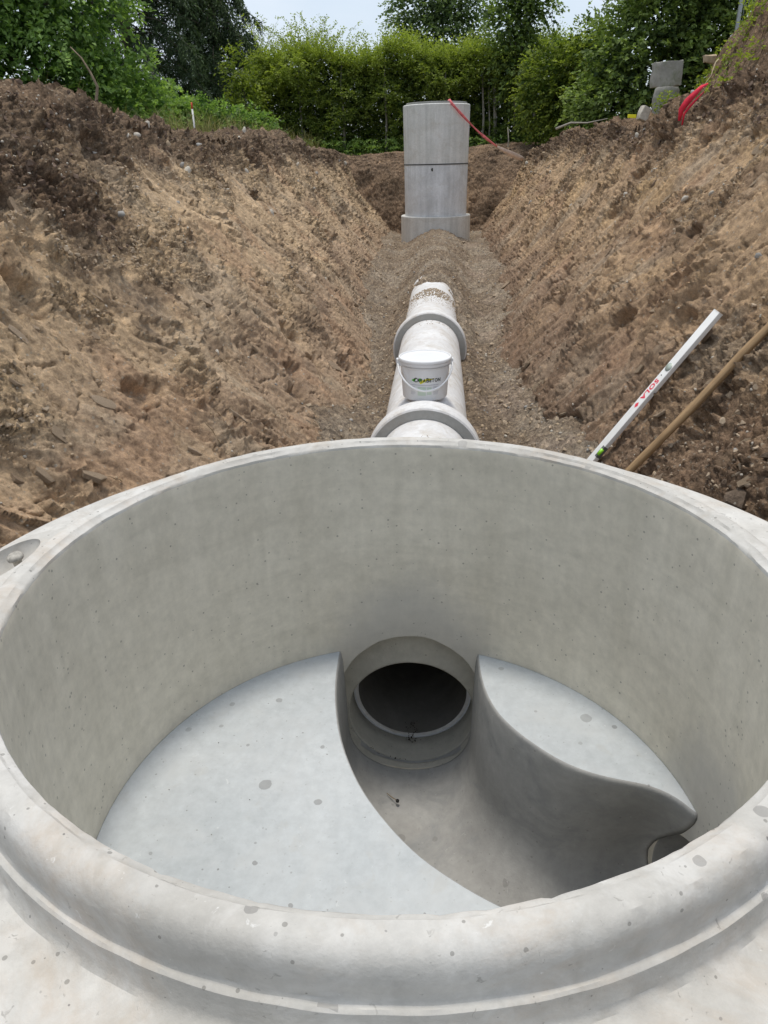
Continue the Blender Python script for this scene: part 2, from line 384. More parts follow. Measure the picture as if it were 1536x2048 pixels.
    # clods at three sizes
    jx, jy = v + .05*perlin(v*9, u*9, s0+80) + .022*perlin(v*27, u*27, s0+82), u + .05*perlin(v*9+50, u*9, s0+81) + .022*perlin(v*27+9, u*27, s0+83)
    mA = sm(-.1, .35, fbm(v*1.9, u*1.9, 2, s0+210)); mB = sm(-.3, .3, fbm(v*2.6, u*2.6, 2, s0+212)); mC = sm(-.35, .25, fbm(v*3.3, u*3.3, 2, s0+214))
    f1, f2, idv = cell(jx*7.5, jy*7.5, s0+1); e = np.clip(f2-f1, 0, .5)
    h += mA*rough*np.where(idv > .45, 1, .25)*.042*np.clip(e*3.2, 0, 1)*(.4+idv)*(.7+.5*top)
    f1, f2, idv2 = cell(jx*19, jy*16, s0+5); e = np.clip(f2-f1, 0, .5)
    h += mB*(.06+.94*rough)*np.where(idv2 > .4, 1, .2)*.019*np.clip(e*2.8, 0, 1)*(.4+idv2)
    f1, f2, idv3 = cell(jx*44, jy*38, s0+7); e = np.clip(f2-f1, 0, .5)
    h += mC*(.08+.92*rough)*.0085*np.clip(e*2, 0, 1)*(idv3 > .35)
    # holes where chunks broke out, and cracks in the smeared clay
    f1, f2, idh = cell(jx*2.3, jy*2.9, s0+15)
    hole = sm(.34, .20, f1 + .16*perlin(v*7, u*7, s0+90))*(idh > .72); h -= .085*hole
    f1, f2, idc = cell(jx*3.1+.3*perlin(v*5, u*5, s0+91), jy*4.3+.3*perlin(v*5, u*5, s0+92), s0+16)
    crack = sm(.045, .01, f2-f1)*smooth*(idc > .3); h -= .030*crack
    tb = 0
    for kk, (fq, am) in enumerate(((6, 1.), (13, .6), (27, .38), (55, .22))): tb = tb + am*(np.abs(perlin(jx*fq, jy*fq, s0+190+kk))*2-.55)*(1 if kk == 0 else -1)
    h += (.010*smooth*.5 + .030*rough*(1-top) + .055*top)*tb*(.55+.6*mB)*.8
    h += .007*fbm(v*30, u*30, 2, s0+95)*(.3+.7*rough)
    h += .0045*fbm(v*70, u*70, 2, s0+97)
    h *= sm(-.2, .03, K*1.+.0) if False else 1
    h = h - np.interp(K, [0, .5, 1.], [h[:, 20:60].mean(), h[:, 120:180].mean(), h[:, 280:310].mean()]) - .02*sm(.5, 1, K)
    far = sm(2.3, 1.2, K) if side < 0 else sm(2.9, 2.0, K); h = h*far + (1-far)*.03*fbm(v*2, u*2, 3, s0+99)
    PX = X + nx*h; PZ = Z + nz*h
    YY = V_ + .4*h*perlin(v*3, u*3, s0+98)
    Vt = np.stack([side*PX, YY, PZ], -1)
    # ---- soil colours by layer
    def C(*c): return np.array(c)
    tan, clay, ochre, grey, dark, red = C(.39, .30, .205), C(.30, .225, .165), C(.44, .335, .225), C(.34, .28, .215), C(.10, .070, .055), C(.32, .21, .14)
    if side > 0: tan, clay, ochre, dark = C(.37, .27, .175), C(.26, .188, .135), C(.45, .325, .19), C(.14, .098, .072)
    w = lambda a: a[..., None]
    col = clay + w(sm(.12, .62, K + .22*fbm(v*1.2, u*1.6, 3, s0+120)))*(tan-clay)
    col = col + w(.75*sm(.1, .6, fbm(v*1.1, u*2.4, 4, s0+130))*sm(.35, .6, K))*(ochre-col)
    col = col + w(.7*sm(.15, .6, fbm(p*2.3, u*1.1, 4, s0+140)))*(grey-col)
    col = col + w(.5*sm(.2, .7, fbm(v*1.6, u*1.6, 4, s0+150)))*(red-col)
    col = col*(1 + .16*w(fbm(p*9, u*1.6, 3, s0+160)))
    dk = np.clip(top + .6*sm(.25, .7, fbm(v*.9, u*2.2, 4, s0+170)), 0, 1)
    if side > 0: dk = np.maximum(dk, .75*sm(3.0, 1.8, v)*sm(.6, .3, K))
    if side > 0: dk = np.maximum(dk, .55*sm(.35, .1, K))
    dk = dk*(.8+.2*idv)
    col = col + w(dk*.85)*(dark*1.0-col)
    col = col*(1 + .22*w((idv2-.5)*rough)) * (1 + .12*w(fbm(v*14, u*14, 3, s0+180)))
    if side < 0: green = sm(1.25, 1.6, K)
    else: green = sm(1.9, 2.3, K)*1.
    col = col + w(green*.8)*(C(.10, .12, .035)-col)
    col = np.clip((col*.88 + .12*col.mean(-1, keepdims=True))*(np.array([1.28, 1.20, 1.10]) if side < 0 else np.array([1.18, 1.105, 1.03])), .02, .75)
    Fc = grid_faces(*X.shape)
    if side < 0: Fc = Fc[:, ::-1]
    frg = np.clip(.18 + .85*np.maximum(rough, top), 0, 1)
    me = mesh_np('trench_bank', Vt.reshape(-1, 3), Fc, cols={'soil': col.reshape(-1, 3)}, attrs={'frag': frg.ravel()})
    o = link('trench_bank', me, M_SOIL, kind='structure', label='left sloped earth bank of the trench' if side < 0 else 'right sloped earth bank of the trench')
    return o, Vt, K, rough, top, Y

bankL, VL, KL, RL, TL, YL = bank(-1)
bankR, VR, KR, RR, TR, YR = bank(1)
def grid_normals(V):
    a = np.gradient(V, axis=0); b = np.gradient(V, axis=1); n = np.cross(a, b); n /= np.linalg.norm(n, axis=-1, keepdims=True)+1e-12
    return n
def blur_n(V, k=6): return grid_normals(V[::k, ::k])
def surf(V, x, y):
    """surface point and smoothed normal on a bank grid nearest to (x, y)"""
    r = int(np.argmin(np.abs(V[:, V.shape[1]//2, 1]-y))); c = int(np.argmin(np.abs(V[r, :, 0]-x))); return V[r, c]

# ------------------------------------------------------------------ trench floor, with the earth mound over the buried pipe
def floor():
    yl = [-1.4]
    while yl[-1] < 17: yl.append(yl[-1] + max(.012, .0036*(yl[-1]+1.6)))
    Y = np.array(yl); X = np.linspace(-1.35, 1.35, 230)
    y, x = np.meshgrid(Y, X, indexing='ij')
    z = -1.07 + .05*fbm(x*1.3, y*.8, 3, 300) + .16*sm(.42, .95, np.abs(x) + .12*perlin(x*2, y*1.7, 311)) - .02
    z += .10*sm(7.5, 10, y)
    # mound
    s = sm(6.35, 7.3, y + .25*perlin(x*3, y*3, 301) - .9*np.abs(x)); wd = .34 + .05*perlin(y*.8, y*0, 302) + .10*sm(9.0, 13, y)
    top = -.585 + .03*perlin(y*1.1, y*0+5, 303) - .05*sm(9, 11, y)
    prof = np.exp(-(np.abs(x-.03)/(wd*1.1))**2.4)
    z = np.maximum(z, z + s*(top-z)*prof)
    # earth banked against the pipe flanks
    z += (.06 + .14*sm(3.0, 6.0, y))*np.exp(-((np.abs(x)-.31)/.12)**2)*(1-s)*(.7+.6*perlin(y*1.8, x*2, 312))
    rg = sm(-.4, .4, fbm(x*1.8, y*1.8, 3, 304))
    f1, f2, idv = cell(x*17, y*15, 305); e = np.clip(f2-f1, 0, .5); z += .018*np.sqrt(e*2)*(.35+.65*rg)*(.4+idv)
    f1, f2, id2 = cell(x*40, y*36, 306); e = np.clip(f2-f1, 0, .5); z += .010*e*2
    z += .022*fbm(x*9, y*7, 4, 307, .62)
    # under the manhole the floor stays out of the chamber
    z = np.where(np.hypot(x, y) < 1.0, np.minimum(z, -1.27), z)
    col = np.array([.285, .22, .165]) + sm(-.3, .5, fbm(x*1.5, y*1.1, 4, 308))[..., None]*(np.array([.36, .295, .235])-np.array([.285, .22, .165]))
    col = col*(1 - .25*(s*prof)[..., None]*0) * (1 + .22*((idv-.5))[..., None])
    pink = sm(.1, .5, fbm(x*2.5, y*2.5, 3, 309))*(x > .3)
    col = col + .5*pink[..., None]*(np.array([.42, .33, .27])-col)
    V = np.stack([x, y, z], -1)
    o = link('trench_floor', mesh_np('trench_floor', V.reshape(-1, 3), grid_faces(*x.shape)[:, ::-1], cols={'soil': np.clip(col, .02, .6).reshape(-1, 3)}, attrs={'frag': np.ones(x.size)}), M_FLOOR,
             kind='structure', label='gravelly earth floor of the trench with a mound over the buried pipe')
    return o, V
floorO, VF = floor()

def end_bank():
    U = np.linspace(0, 3.4, 170); X = np.linspace(-3.2, 3.2, 330); u, x = np.meshgrid(U, X, indexing='ij')
    gz = .66 + .14*sm(-.5, 2.5, x)
    H = gz+1.1; y = 15.35 + .25*perlin(x*.8, x*0, 400) + np.where(u < 2.1, u*.62, 1.3 + (u-2.1)); z = -1.1 + H*sm(-.15, 2.1, u)**1.05
    y = y + .05*x*x*.3
    rgh = .5+.5*sm(-.3, .3, fbm(x, u, 3, 401))
    f1, f2, idv = cell(x*6, u*6, 402); e = np.clip(f2-f1, 0, .5); h = .06*np.sqrt(e*2)*rgh*(.3+idv)
    f1, f2, id2 = cell(x*15, u*14, 403); e = np.clip(f2-f1, 0, .5); h += .03*e*2 + .12*fbm(x*.8, u*.8, 3, 404)
    y = y - h*.7; z = z + h*.6
    col = np.array([.22, .155, .11])*(1 + .5*fbm(x*1.7, u*2, 4, 405)[..., None]) + .5*sm(.0, .5, fbm(x*1.1+9, u*2.4, 3, 406))[..., None]*np.array([.12, .08, .05])
    V = np.stack([x, y, z], -1)
    link('trench_end_bank', mesh_np('end', V.reshape(-1, 3), grid_faces(*x.shape)[:, ::-1], cols={'soil': np.clip(col, .03, .5).reshape(-1, 3)}, attrs={'frag': np.ones(x.size)}), M_SOIL, kind='structure',
         label='dark earth bank closing the far end of the trench')
    return V
VE = end_bank()

def ground_sheet():
    m, nt, b = newmat('grass_ground', .95, .1)
    n = noise(nt, coords(nt), 1.5, 8, .7); col = ramp(nt, n, [(.3, (.05, .06, .02)), (.6, (.09, .10, .035)), (.8, (.15, .12, .06))])
    nt.links.new(col, b.inputs['Base Color'])
    bm = bmesh.new()
    def quad(x0, x1, y0, y1, z): bm.faces.new([bm.verts.new(p) for p in ((x0, y0, z), (x1, y0, z), (x1, y1, z), (x0, y1, z))])
    B = 400
    quad(-B, -4.4, -B, B, .64); quad(4.4, B, -B, B, .64); quad(-4.4, 4.4, 17.0, B, .64); quad(-4.4, 4.4, -B, -2.5, .64)
    link('ground', bm_mesh('ground', bm), m, smooth=False, kind='structure', label='grassy ground around the trench')
ground_sheet()

# ------------------------------------------------------------------ clods, stones, pebbles, roots on the banks
def blob_variants(n, lev, amp, seed, squash=(1, .8, .65)):
    out = []
    r = random.Random(seed)
    for i in range(n):
        bm = bmesh.new(); bmesh.ops.create_icosphere(bm, subdivisions=lev, radius=1)
        off = Vector((r.uniform(0, 90), r.uniform(0, 90), r.uniform(0, 90)))
        from mathutils import noise as mn
        cuts = [(Vector((r.gauss(0, 1), r.gauss(0, 1), r.gauss(0, 1))).normalized(), r.uniform(.55, .9)) for _ in range(4 if amp > .2 else 2)]
        for v in bm.verts:
            p = v.co.copy(); v.co = p*(1 + amp*mn.noise(p*1.3+off))
            for nrm, d in cuts:
                t = v.co.dot(nrm)
                if t > d: v.co -= nrm*(t-d)*.9
            v.co = Vector((v.co.x*squash[0]*r.uniform(.98, 1.02), v.co.y*squash[1], v.co.z*squash[2]))
        bm.verts.ensure_lookup_table()
        out.append((np.array([v.co[:] for v in bm.verts]), np.array([[v.index for v in f.verts] for f in bm.faces]))); bm.free()
    return out
def rand_rot(n):
    q = rng.normal(size=(n, 4)); q /= np.linalg.norm(q, axis=1, keepdims=True); w, x, y, z = q.T
    return np.stack([np.stack([1-2*(y*y+z*z), 2*(x*y-z*w), 2*(x*z+y*w)], -1), np.stack([2*(x*y+z*w), 1-2*(x*x+z*z), 2*(y*z-x*w)], -1),
                     np.stack([2*(x*z-y*w), 2*(y*z+x*w), 1-2*(x*x+y*y)], -1)], 1)
def scatter_mesh(name, P, S, variants):
    Vs, Fs, n0 = [], [], 0; n = len(P); R = rand_rot(n); pick = rng.integers(0, len(variants), n)
    for k, (bv, bf) in enumerate(variants):
        idx = np.where(pick == k)[0]
        if not len(idx): continue
        v = np.einsum('nij,vj->nvi', R[idx], bv)*S[idx][:, None, None] + P[idx][:, None, :]
        f = bf[None] + (np.arange(len(idx))*len(bv))[:, None, None] + n0
        Vs.append(v.reshape(-1, 3)); Fs.append(f.reshape(-1, 3)); n0 += len(idx)*len(bv)
    return mesh_np(name, np.concatenate(Vs), np.concatenate(Fs))
def hulls(n, k, seed, sq=(1, .8, .65)):
    out = []; r = random.Random(seed)
    for _ in range(n):
        bm = bmesh.new()
        for _k in range(k):
            v = Vector((r.gauss(0, 1), r.gauss(0, 1), r.gauss(0, 1))).normalized()*r.uniform(.7, 1.15); bm.verts.new((v.x*sq[0], v.y*sq[1], v.z*sq[2]))
        res = bmesh.ops.convex_hull(bm, input=bm.verts); bmesh.ops.delete(bm, geom=[g for g in res['geom_interior'] if isinstance(g, bmesh.types.BMVert)], context='VERTS')
        bmesh.ops.triangulate(bm, faces=bm.faces); bm.verts.index_update()
        out.append((np.array([v.co[:] for v in bm.verts]), np.array([[v.index for v in f.verts] for f in bm.faces]))); bm.free()
    return out
CLOD = hulls(10, 11, 3); BIGCLOD = hulls(6, 22, 5, (1, .85, .7)); STN = blob_variants(6, 2, .35, 4, (1, .8, .6)); PEB = blob_variants(4, 1, .3, 5)
def pick_pts(V, w, n):
    w = w.ravel()/w.sum(); i = rng.choice(len(w), n, p=w); return V.reshape(-1, 3)[i]
def area_w(V):
    a = np.gradient(V, axis=0); b = np.gradient(V, axis=1); return np.linalg.norm(np.cross(a, b), axis=-1)
def near_w(V): return 1/(1.5+np.maximum(V[..., 1], 0))**1.0

for (bo, V, K, Rg, T) in ((bankL, VL, KL, RL, TL), (bankR, VR, KR, RR, TR)):
    A = area_w(V); ok = (V[..., 1] > -.5) & (K > 0.02) & (K < 1.45)
    okc = ok & (np.hypot(V[..., 0], V[..., 1]) > .95)
    w = A*near_w(V)*okc*(Rg**2*.5 + T*2.0)*(K < 1.3)
    def sizes(n, lo, hi, pw): return lo + (hi-lo)*rng.random(n)**pw
    wt = w*(T < .5); P = pick_pts(V, wt, 8000); S = sizes(len(P), .004, .022, 3)
    link('clod', scatter_mesh('clods', P, S, CLOD), M_CLODT, bo, smooth=False, kind='stuff')
    wt = w*(T >= .5); P = pick_pts(V, wt, 9000); S = sizes(len(P), .004, .032, 3.5)
    link('clod', scatter_mesh('clods', P, S, CLOD), M_CLODD, bo, smooth=False, kind='stuff')
    P = pick_pts(V, A*near_w(V)*okc*(.25+Rg), 5000); S = sizes(len(P), .003, .011, 2.2)
    link('pebble', scatter_mesh('pebbles', P, S, PEB), M_STONES[2], bo, kind='stuff')
    P = pick_pts(V, A*near_w(V)*okc*(.2+Rg), 2600); S = sizes(len(P), .003, .012, 2.2)
    link('pebble', scatter_mesh('pebbles', P, S, PEB), M_STONES[0], bo, kind='stuff')
    # single stones
    meshes = []
    for k, (bv, bf) in enumerate(STN):
        me = mesh_np('stone', bv, bf); me.materials.append(M_STONES[k % 3]); me.polygons.foreach_set('use_smooth', [True]*len(me.polygons)); meshes.append(me)
    P = pick_pts(V, A*near_w(V)*okc*(.15+Rg)*(K < 1.15), 150)
    for p in P:
        o = bpy.data.objects.new('stone', random.choice(meshes)); COL.objects.link(o); o.parent = bo
        d = math.hypot(p[1]+1.04, 1.8); s = random.uniform(.0028, .0062)*d*random.uniform(.8, 1.2); s = min(s, .05)
        o.location = p; o.scale = (s, s*random.uniform(.7, 1), s*random.uniform(.6, .9)); o.rotation_euler = [random.uniform(0, 6) for _ in range(3)]
    # roots and straw
    bm = bmesh.new(); P = pick_pts(V, A*near_w(V)*okc*(.2+T)*(K < 1.1), 330); sx = -1 if bo is bankL else 1
    for p in P:
        a = Vector(p); L_ = random.uniform(.03, .16); d = Vector((sx*random.uniform(-.4, .8), random.uniform(-1, 1), random.uniform(-1, .7))).normalized()
        nrm = Vector((-sx*.75, 0, .65)); pts = [a + nrm*.004]
        for k in range(4):
            d = (d + Vector([random.gauss(0, .35) for _ in range(3)])).normalized(); d = (d - nrm*d.dot(nrm)*.7).normalized(); pts.append(pts[-1] + d*L_/4 + nrm*random.uniform(-.002, .006))
        r0 = random.uniform(.0012, .0028); tube(bm, pts, [r0, r0, r0*.9, r0*.7, r0*.4], 4, cap=False)
    link('root', bm_mesh('roots', bm), M_ROOT, bo, kind='stuff')

A = area_w(VF); okf = (VF[..., 1] > .9) & (np.abs(VF[..., 0]) < 1.0) & ~((np.abs(VF[..., 0]) < .27) & (VF[..., 1] < 7.0))
for mt, n in ((M_STONES[2], 3200), (M_STONES[1], 700), (M_STONES[0], 450)):
    P = pick_pts(VF, A*okf*near_w(VF), n); S = .004 + .016*rng.random(n)**2.5
    link('pebble', scatter_mesh('pebbles', P, S, PEB), mt, floorO, kind='stuff')
P = pick_pts(VF, A*okf*near_w(VF), 3000); link('clod', scatter_mesh('clods', P, .006+.03*rng.random(3000)**3, CLOD), M_CLODT, floorO, smooth=False, kind='stuff')

# ------------------------------------------------------------------ manhole base with benching and channel
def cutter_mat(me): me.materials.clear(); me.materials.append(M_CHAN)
def apply_bool(o, cutters):
    for c in cutters:
        md = o.modifiers.new('b', 'BOOLEAN'); md.operation = 'DIFFERENCE'; md.solver = 'EXACT'; md.object = c
        try: md.material_mode = 'TRANSFER'
        except Exception: pass
    dg = bpy.context.evaluated_depsgraph_get(); me = bpy.data.meshes.new_from_object(o.evaluated_get(dg), depsgraph=dg)
    o.modifiers.clear(); o.data = me
manhole = empty('manhole_base', (0, 0, -1.25), label='large round precast concrete manhole base in the foreground with open top and channelled floor', cat='manhole')
MH = (0, 0, 1.25)
prof = [(.598, -1.25), (.6, -.9), (.6, -.75), (.6, -.6), (.6, -.5), (.6, -.4), (.6, -.3), (.6, -.2), (.6, -.1), (.6, -.03), (.6, -.010), (.6015, -.0045), (.605, -.002), (.609, -.0005), (.6135, .0035), (.620, .0045),
        (.630, .0045), (.638, .002), (.6445, -.004), (.648, -.012), (.650, -.022), (.6505, -.036), (.651, -.050), (.653, -.0535), (.6565, -.0542), (.6595, -.0565), (.6605, -.0625), (.6625, -.085), (.668, -.093), (.676, -.0965),
        (.70, -.0975), (.74, -.0975), (.855, -.0975), (.868, -.1005), (.875, -.110), (.875, -.2), (.875, -.5), (.875, -.8), (.875, -1.25)]
NSEG = 360
from mathutils import noise as mn
bm = bmesh.new(); rings = []
for j, (r, z) in enumerate(prof):
    ring = []
    for i in range(NSEG):
        a = 2*PI*i/NSEG; dr = dz = 0
        if 9 < j < 30:
            cxy = Vector((math.cos(a)*14, math.sin(a)*14, j*.6)); dr = .0011*mn.noise(cxy); dz = .0011*mn.noise(cxy*1.3+Vector((9, 0, 0)))
            if 9 < j < 14: ch = max(0, mn.noise(Vector((math.cos(a)*38, math.sin(a)*38, 2)))-.18)*max(0, mn.noise(Vector((math.cos(a)*9, math.sin(a)*9, 7)))+.25); dr += .0012*abs(mn.noise(Vector((math.cos(a)*45, math.sin(a)*45, j*.9)))) + .016*ch; dz -= .0012*abs(mn.noise(Vector((math.cos(a)*60, math.sin(a)*60, 4)))) + .010*ch
        ring.append(bm.verts.new(((r+dr)*math.cos(a), (r+dr)*math.sin(a), z+dz)))
    rings.append(ring)
for k in range(len(rings)):
    a, b = rings[k], rings[(k+1) % len(rings)]
    for i in range(NSEG):
        f = bm.faces.new((a[i], a[(i+1) % NSEG], b[(i+1) % NSEG], b[i])); f.material_index = 1 if 10 <= k < 38 else 0
bmesh.ops.recalc_face_normals(bm, faces=bm.faces)
wall_me = bm_mesh('chamber_wall', bm); wall_me.materials.append(M_WALL); wall_me.materials.append(M_RIM)
wallO = bpy.data.objects.new('chamber_wall', wall_me); COL.objects.link(wallO)
# benching: disc with a very gentle fall to the channel
bm = lathe([(.5995, -.588), (.5995, -1.249)], 180, cap=True); bench_me = bm_mesh('benching', bm); bench_me.materials.append(M_BENCH)
benchO = bpy.data.objects.new('benching', bench_me); COL.objects.link(benchO)
# channel cutter lofted between its two edges
Le = [(-.183, .70), (-.186, .549), (-.179, .406), (-.149, .248), (-.095, .115), (-.035, .025), (.033, -.055), (.099, -.106), (.174, -.153), (.27, -.195), (.38, -.225), (.50, -.245), (.66, -.26)]
Re = [(.183, .70), (.178, .560), (.183, .45), (.207, .354), (.245, .29), (.290, .238), (.342, .190), (.385, .165), (.43, .148), (.475, .138), (.52, .128), (.565, .100), (.592, .060), (.66, -.01)]
def resample(P, n):
    P = np.array(P, float)
    for _ in range(3):   # Chaikin
        Q = np.empty((2*len(P)-2, 2)); Q[0::2] = .75*P[:-1]+.25*P[1:]; Q[1::2] = .25*P[:-1]+.75*P[1:]; P = np.vstack([P[:1], Q, P[-1:]])
    d = np.r_[0, np.cumsum(np.hypot(*np.diff(P, axis=0).T))]; t = np.linspace(0, d[-1], n); return np.stack([np.interp(t, d, P[:, 0]), np.interp(t, d, P[:, 1])], 1)
nst = 60; Lr, Rr = resample(Le, nst), resample(Re, nst)
prof_c = [(-1, .2), (-1, -.5), (-1, -.5875), (-1, -.5895), (-1, -.5925), (-1, -.597), (-1, -.604), (-.99, -.615), (-.985, -.63), (-.98, -.66), (-.975, -.69), (-.97, -.72), (-.965, -.75), (-.963, -.78), (-.96, -.81), (-.955, -.85)]
prof_c += [(-.955*math.cos(t), -.85-.187*math.sin(t)) for t in np.linspace(0, PI, 25)[1:-1]]
prof_c += [(-a, b) for a, b in prof_c[:16][::-1]]
bm = bmesh.new(); rows = []
for i in range(nst):
    c = (Lr[i]+Rr[i])/2; hw = (Rr[i]-Lr[i])/2
    wd_ = lambda s, z: s*(1 + (.52*float(sm(.46, .84, i/nst))*min(1, max(0, (-.60-z)/.24)) if s > 0 else 0))
    hl = float(np.hypot(*hw)); ex = lambda z: 0 if z <= -.604 else .006*(1 - math.sqrt(max(0, 1-min(1, (z+.604)/.0165)**2)))/hl
    rows.append([bm.verts.new((c[0]+hw[0]*(wd_(s, z)+ex(z)*(1 if s > 0 else -1)), c[1]+hw[1]*(wd_(s, z)+ex(z)*(1 if s > 0 else -1)), z)) for s, z in prof_c])
for a, b in zip(rows[:-1], rows[1:]):
    for k in range(len(prof_c)): bm.faces.new((a[k], a[(k+1) % len(a)], b[(k+1) % len(b)], b[k]))
bm.faces.new(rows[0][::-1]); bm.faces.new(rows[-1]); bmesh.ops.recalc_face_normals(bm, faces=bm.faces)
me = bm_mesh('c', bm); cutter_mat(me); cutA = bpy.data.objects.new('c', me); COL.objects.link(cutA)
def arch_cutter(cx, cy, ang, r, zc, ztop, d0, d1):
    """extruded arch: along direction ang (from +X), from distance d0 to d1 beyond (cx, cy)"""
    pts = [(r*math.cos(t), zc - (zc+1.037)*-1*0 + -abs(r*math.sin(t))*1.0) for t in np.linspace(0, PI, 24)]
    pts = [(r*math.cos(t), zc - .171*math.sin(t)) for t in np.linspace(PI, 0, 24)]
    zs = zc + .13
    pts += [(r*1.0, zs)] + [((r*1.0)*math.cos(t), zs + (ztop-zs)*math.sin(t)) for t in np.linspace(0, PI, 26)[1:-1]] + [(-r*1.0, zs)]
    bm = bmesh.new(); d = Vector((math.cos(ang), math.sin(ang), 0)); s = Vector((-d.y, d.x, 0)); A_, B_ = [], []
    for (a, z) in pts:
        jt = .004*mn.noise(Vector((a*30, z*30, 1)))
        A_.append(bm.verts.new(Vector((cx, cy, z+jt)) + s*a + d*d0)); B_.append(bm.verts.new(Vector((cx, cy, z+jt)) + s*a + d*d1))
    n = len(A_)
    for k in range(n): bm.faces.new((A_[k], A_[(k+1) % n], B_[(k+1) % n], B_[k]))
    bm.faces.new(A_[::-1]); bm.faces.new(B_); bmesh.ops.recalc_face_normals(bm, faces=bm.faces)
    me = bm_mesh('c', bm); me.materials.append(M_NICHE); o = bpy.data.objects.new('c', me); COL.objects.link(o); return o
cutB = arch_cutter(0, 0, PI/2, .196, -.86, -.555, .50, .640)
def cyl_cutter(cx, cy, cz, ang, r, d0, d1):
    bm = bmesh.new(); d = Vector((math.cos(ang), math.sin(ang), 0)); s = Vector((-d.y, d.x, 0)); A_, B_ = [], []
    for k in range(64):
        t = 2*PI*k/64; rr = r*(1+.010*mn.noise(Vector((math.cos(t)*5, math.sin(t)*5, 0)))); p = Vector((cx, cy, cz)) + s*math.cos(t)*rr + Vector((0, 0, math.sin(t)*rr))
        A_.append(bm.verts.new(p + d*d0)); B_.append(bm.verts.new(p + d*d1))
    for k in range(64): bm.faces.new((A_[k], A_[(k+1) % 64], B_[(k+1) % 64], B_[k]))
    bm.faces.new(A_[::-1]); bm.faces.new(B_); bmesh.ops.recalc_face_normals(bm, faces=bm.faces)
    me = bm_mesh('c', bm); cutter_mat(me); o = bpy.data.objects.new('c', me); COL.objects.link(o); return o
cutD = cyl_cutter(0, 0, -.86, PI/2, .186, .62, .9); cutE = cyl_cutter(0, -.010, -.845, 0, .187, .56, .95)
# lifting-anchor pocket in the shoulder
bm = bmesh.new(); bmesh.ops.create_uvsphere(bm, u_segments=40, v_segments=24, radius=1)
for v in bm.verts:
    v.co = Vector((v.co.x*.040, v.co.y*.105, v.co.z*.055))
me = bm_mesh('c', bm); me.materials.append(M_RIM); cutF = bpy.data.objects.new('c', me); COL.objects.link(cutF)
cutF.location = (-.797, .175, -.094); cutF.rotation_euler = (0, 0, math.radians(-12.4))
bpy.context.view_layer.update()
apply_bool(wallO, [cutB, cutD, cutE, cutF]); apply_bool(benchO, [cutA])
for c in (cutA, cutB, cutD, cutE, cutF): bpy.data.objects.remove(c)
for o in (wallO, benchO):
    sharp(o.data, 32); o.parent = manhole; o.location = MH
benchO['label'] = 'smooth pale floor bench cut by an S-shaped flow channel'
bm = lathe([(.0, .0), (.0125, -.0005), (.0155, -.003), (.0165, -.007), (.0155, -.011), (.009, -.014), (.008, -.045)], 28)
a_ = link('lifting_anchor', bm_mesh('anchor', bm), plain('galvanised_anchor', (.40, .38, .34), .75, .3, .1, .35, 90), manhole); a_.location = (-.788, .208, 1.25-.097); a_.rotation_euler = (.12, -.1, 0)
# pipe sleeve inside the outlet: seal ring and mortar band
bm = lathe([(.1875, .642), (.1835, .643), (.182, .648), (.1805, .70), (.179, .735), (.187, .736)], 72, 'Y', closed=True)
s_o = link('pipe_sleeve', bm_mesh('seal', bm), concrete('sleeve', (.42, .405, .355), (.54, .52, .46), bs=.4), manhole); s_o.location = (0, 0, 1.25-.86)
bm = lathe([(.187, .738), (.176, .739), (.170, .748), (.1665, .765), (.1655, .81), (.168, .825), (.187, .83)], 72, 'Y', closed=True)
s_o = link('mortar_ring', bm_mesh('mring', bm), concrete('mortar', (.56, .58, .60), (.70, .72, .74), bs=.5, bev=0), manhole); s_o.location = (0, 0, 1.25-.86)

P_, S_ = [], []
for _ in range(34):
    t = math.radians(random.choice((205, 218, 228, 240, 250, 262)) + random.gauss(0, 2.5)); P_.append((.186*math.cos(t), .648+random.gauss(0, .004), -.86+.186*math.sin(t)+.002)); S_.append(random.uniform(.0015, .0042))
for _ in range(90):
    P_.append((random.gauss(-.005, .012), random.uniform(.70, .80), -.86-.166+abs(random.gauss(0, .002)))); S_.append(random.uniform(.001, .0035))
for _ in range(60):
    a = random.uniform(0, 2*PI); r = .57*random.random()**.5; x, y = r*math.cos(a), r*math.sin(a)
    if x < -.2 or (x > .3 and y > .25): P_.append((x, y, -.587)); S_.append(random.uniform(.0006, .0018))
link('dirt_specks', scatter_mesh('specks', np.array(P_), np.array(S_), CLOD), plain('black_dirt', (.045, .035, .025), .9, .1), None, smooth=False, kind='stuff', label='specks of dark dirt around the outlet of the manhole channel')

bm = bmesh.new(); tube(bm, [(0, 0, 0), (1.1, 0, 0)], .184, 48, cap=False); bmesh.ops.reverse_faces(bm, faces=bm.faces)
ip = link('inlet_pipe', bm_mesh('inlet', bm), M_PIPESHADE, manhole); ip.location = (.66, -.010, 1.25-.845)  # tube takes the darkened colour so the opening looks shaded
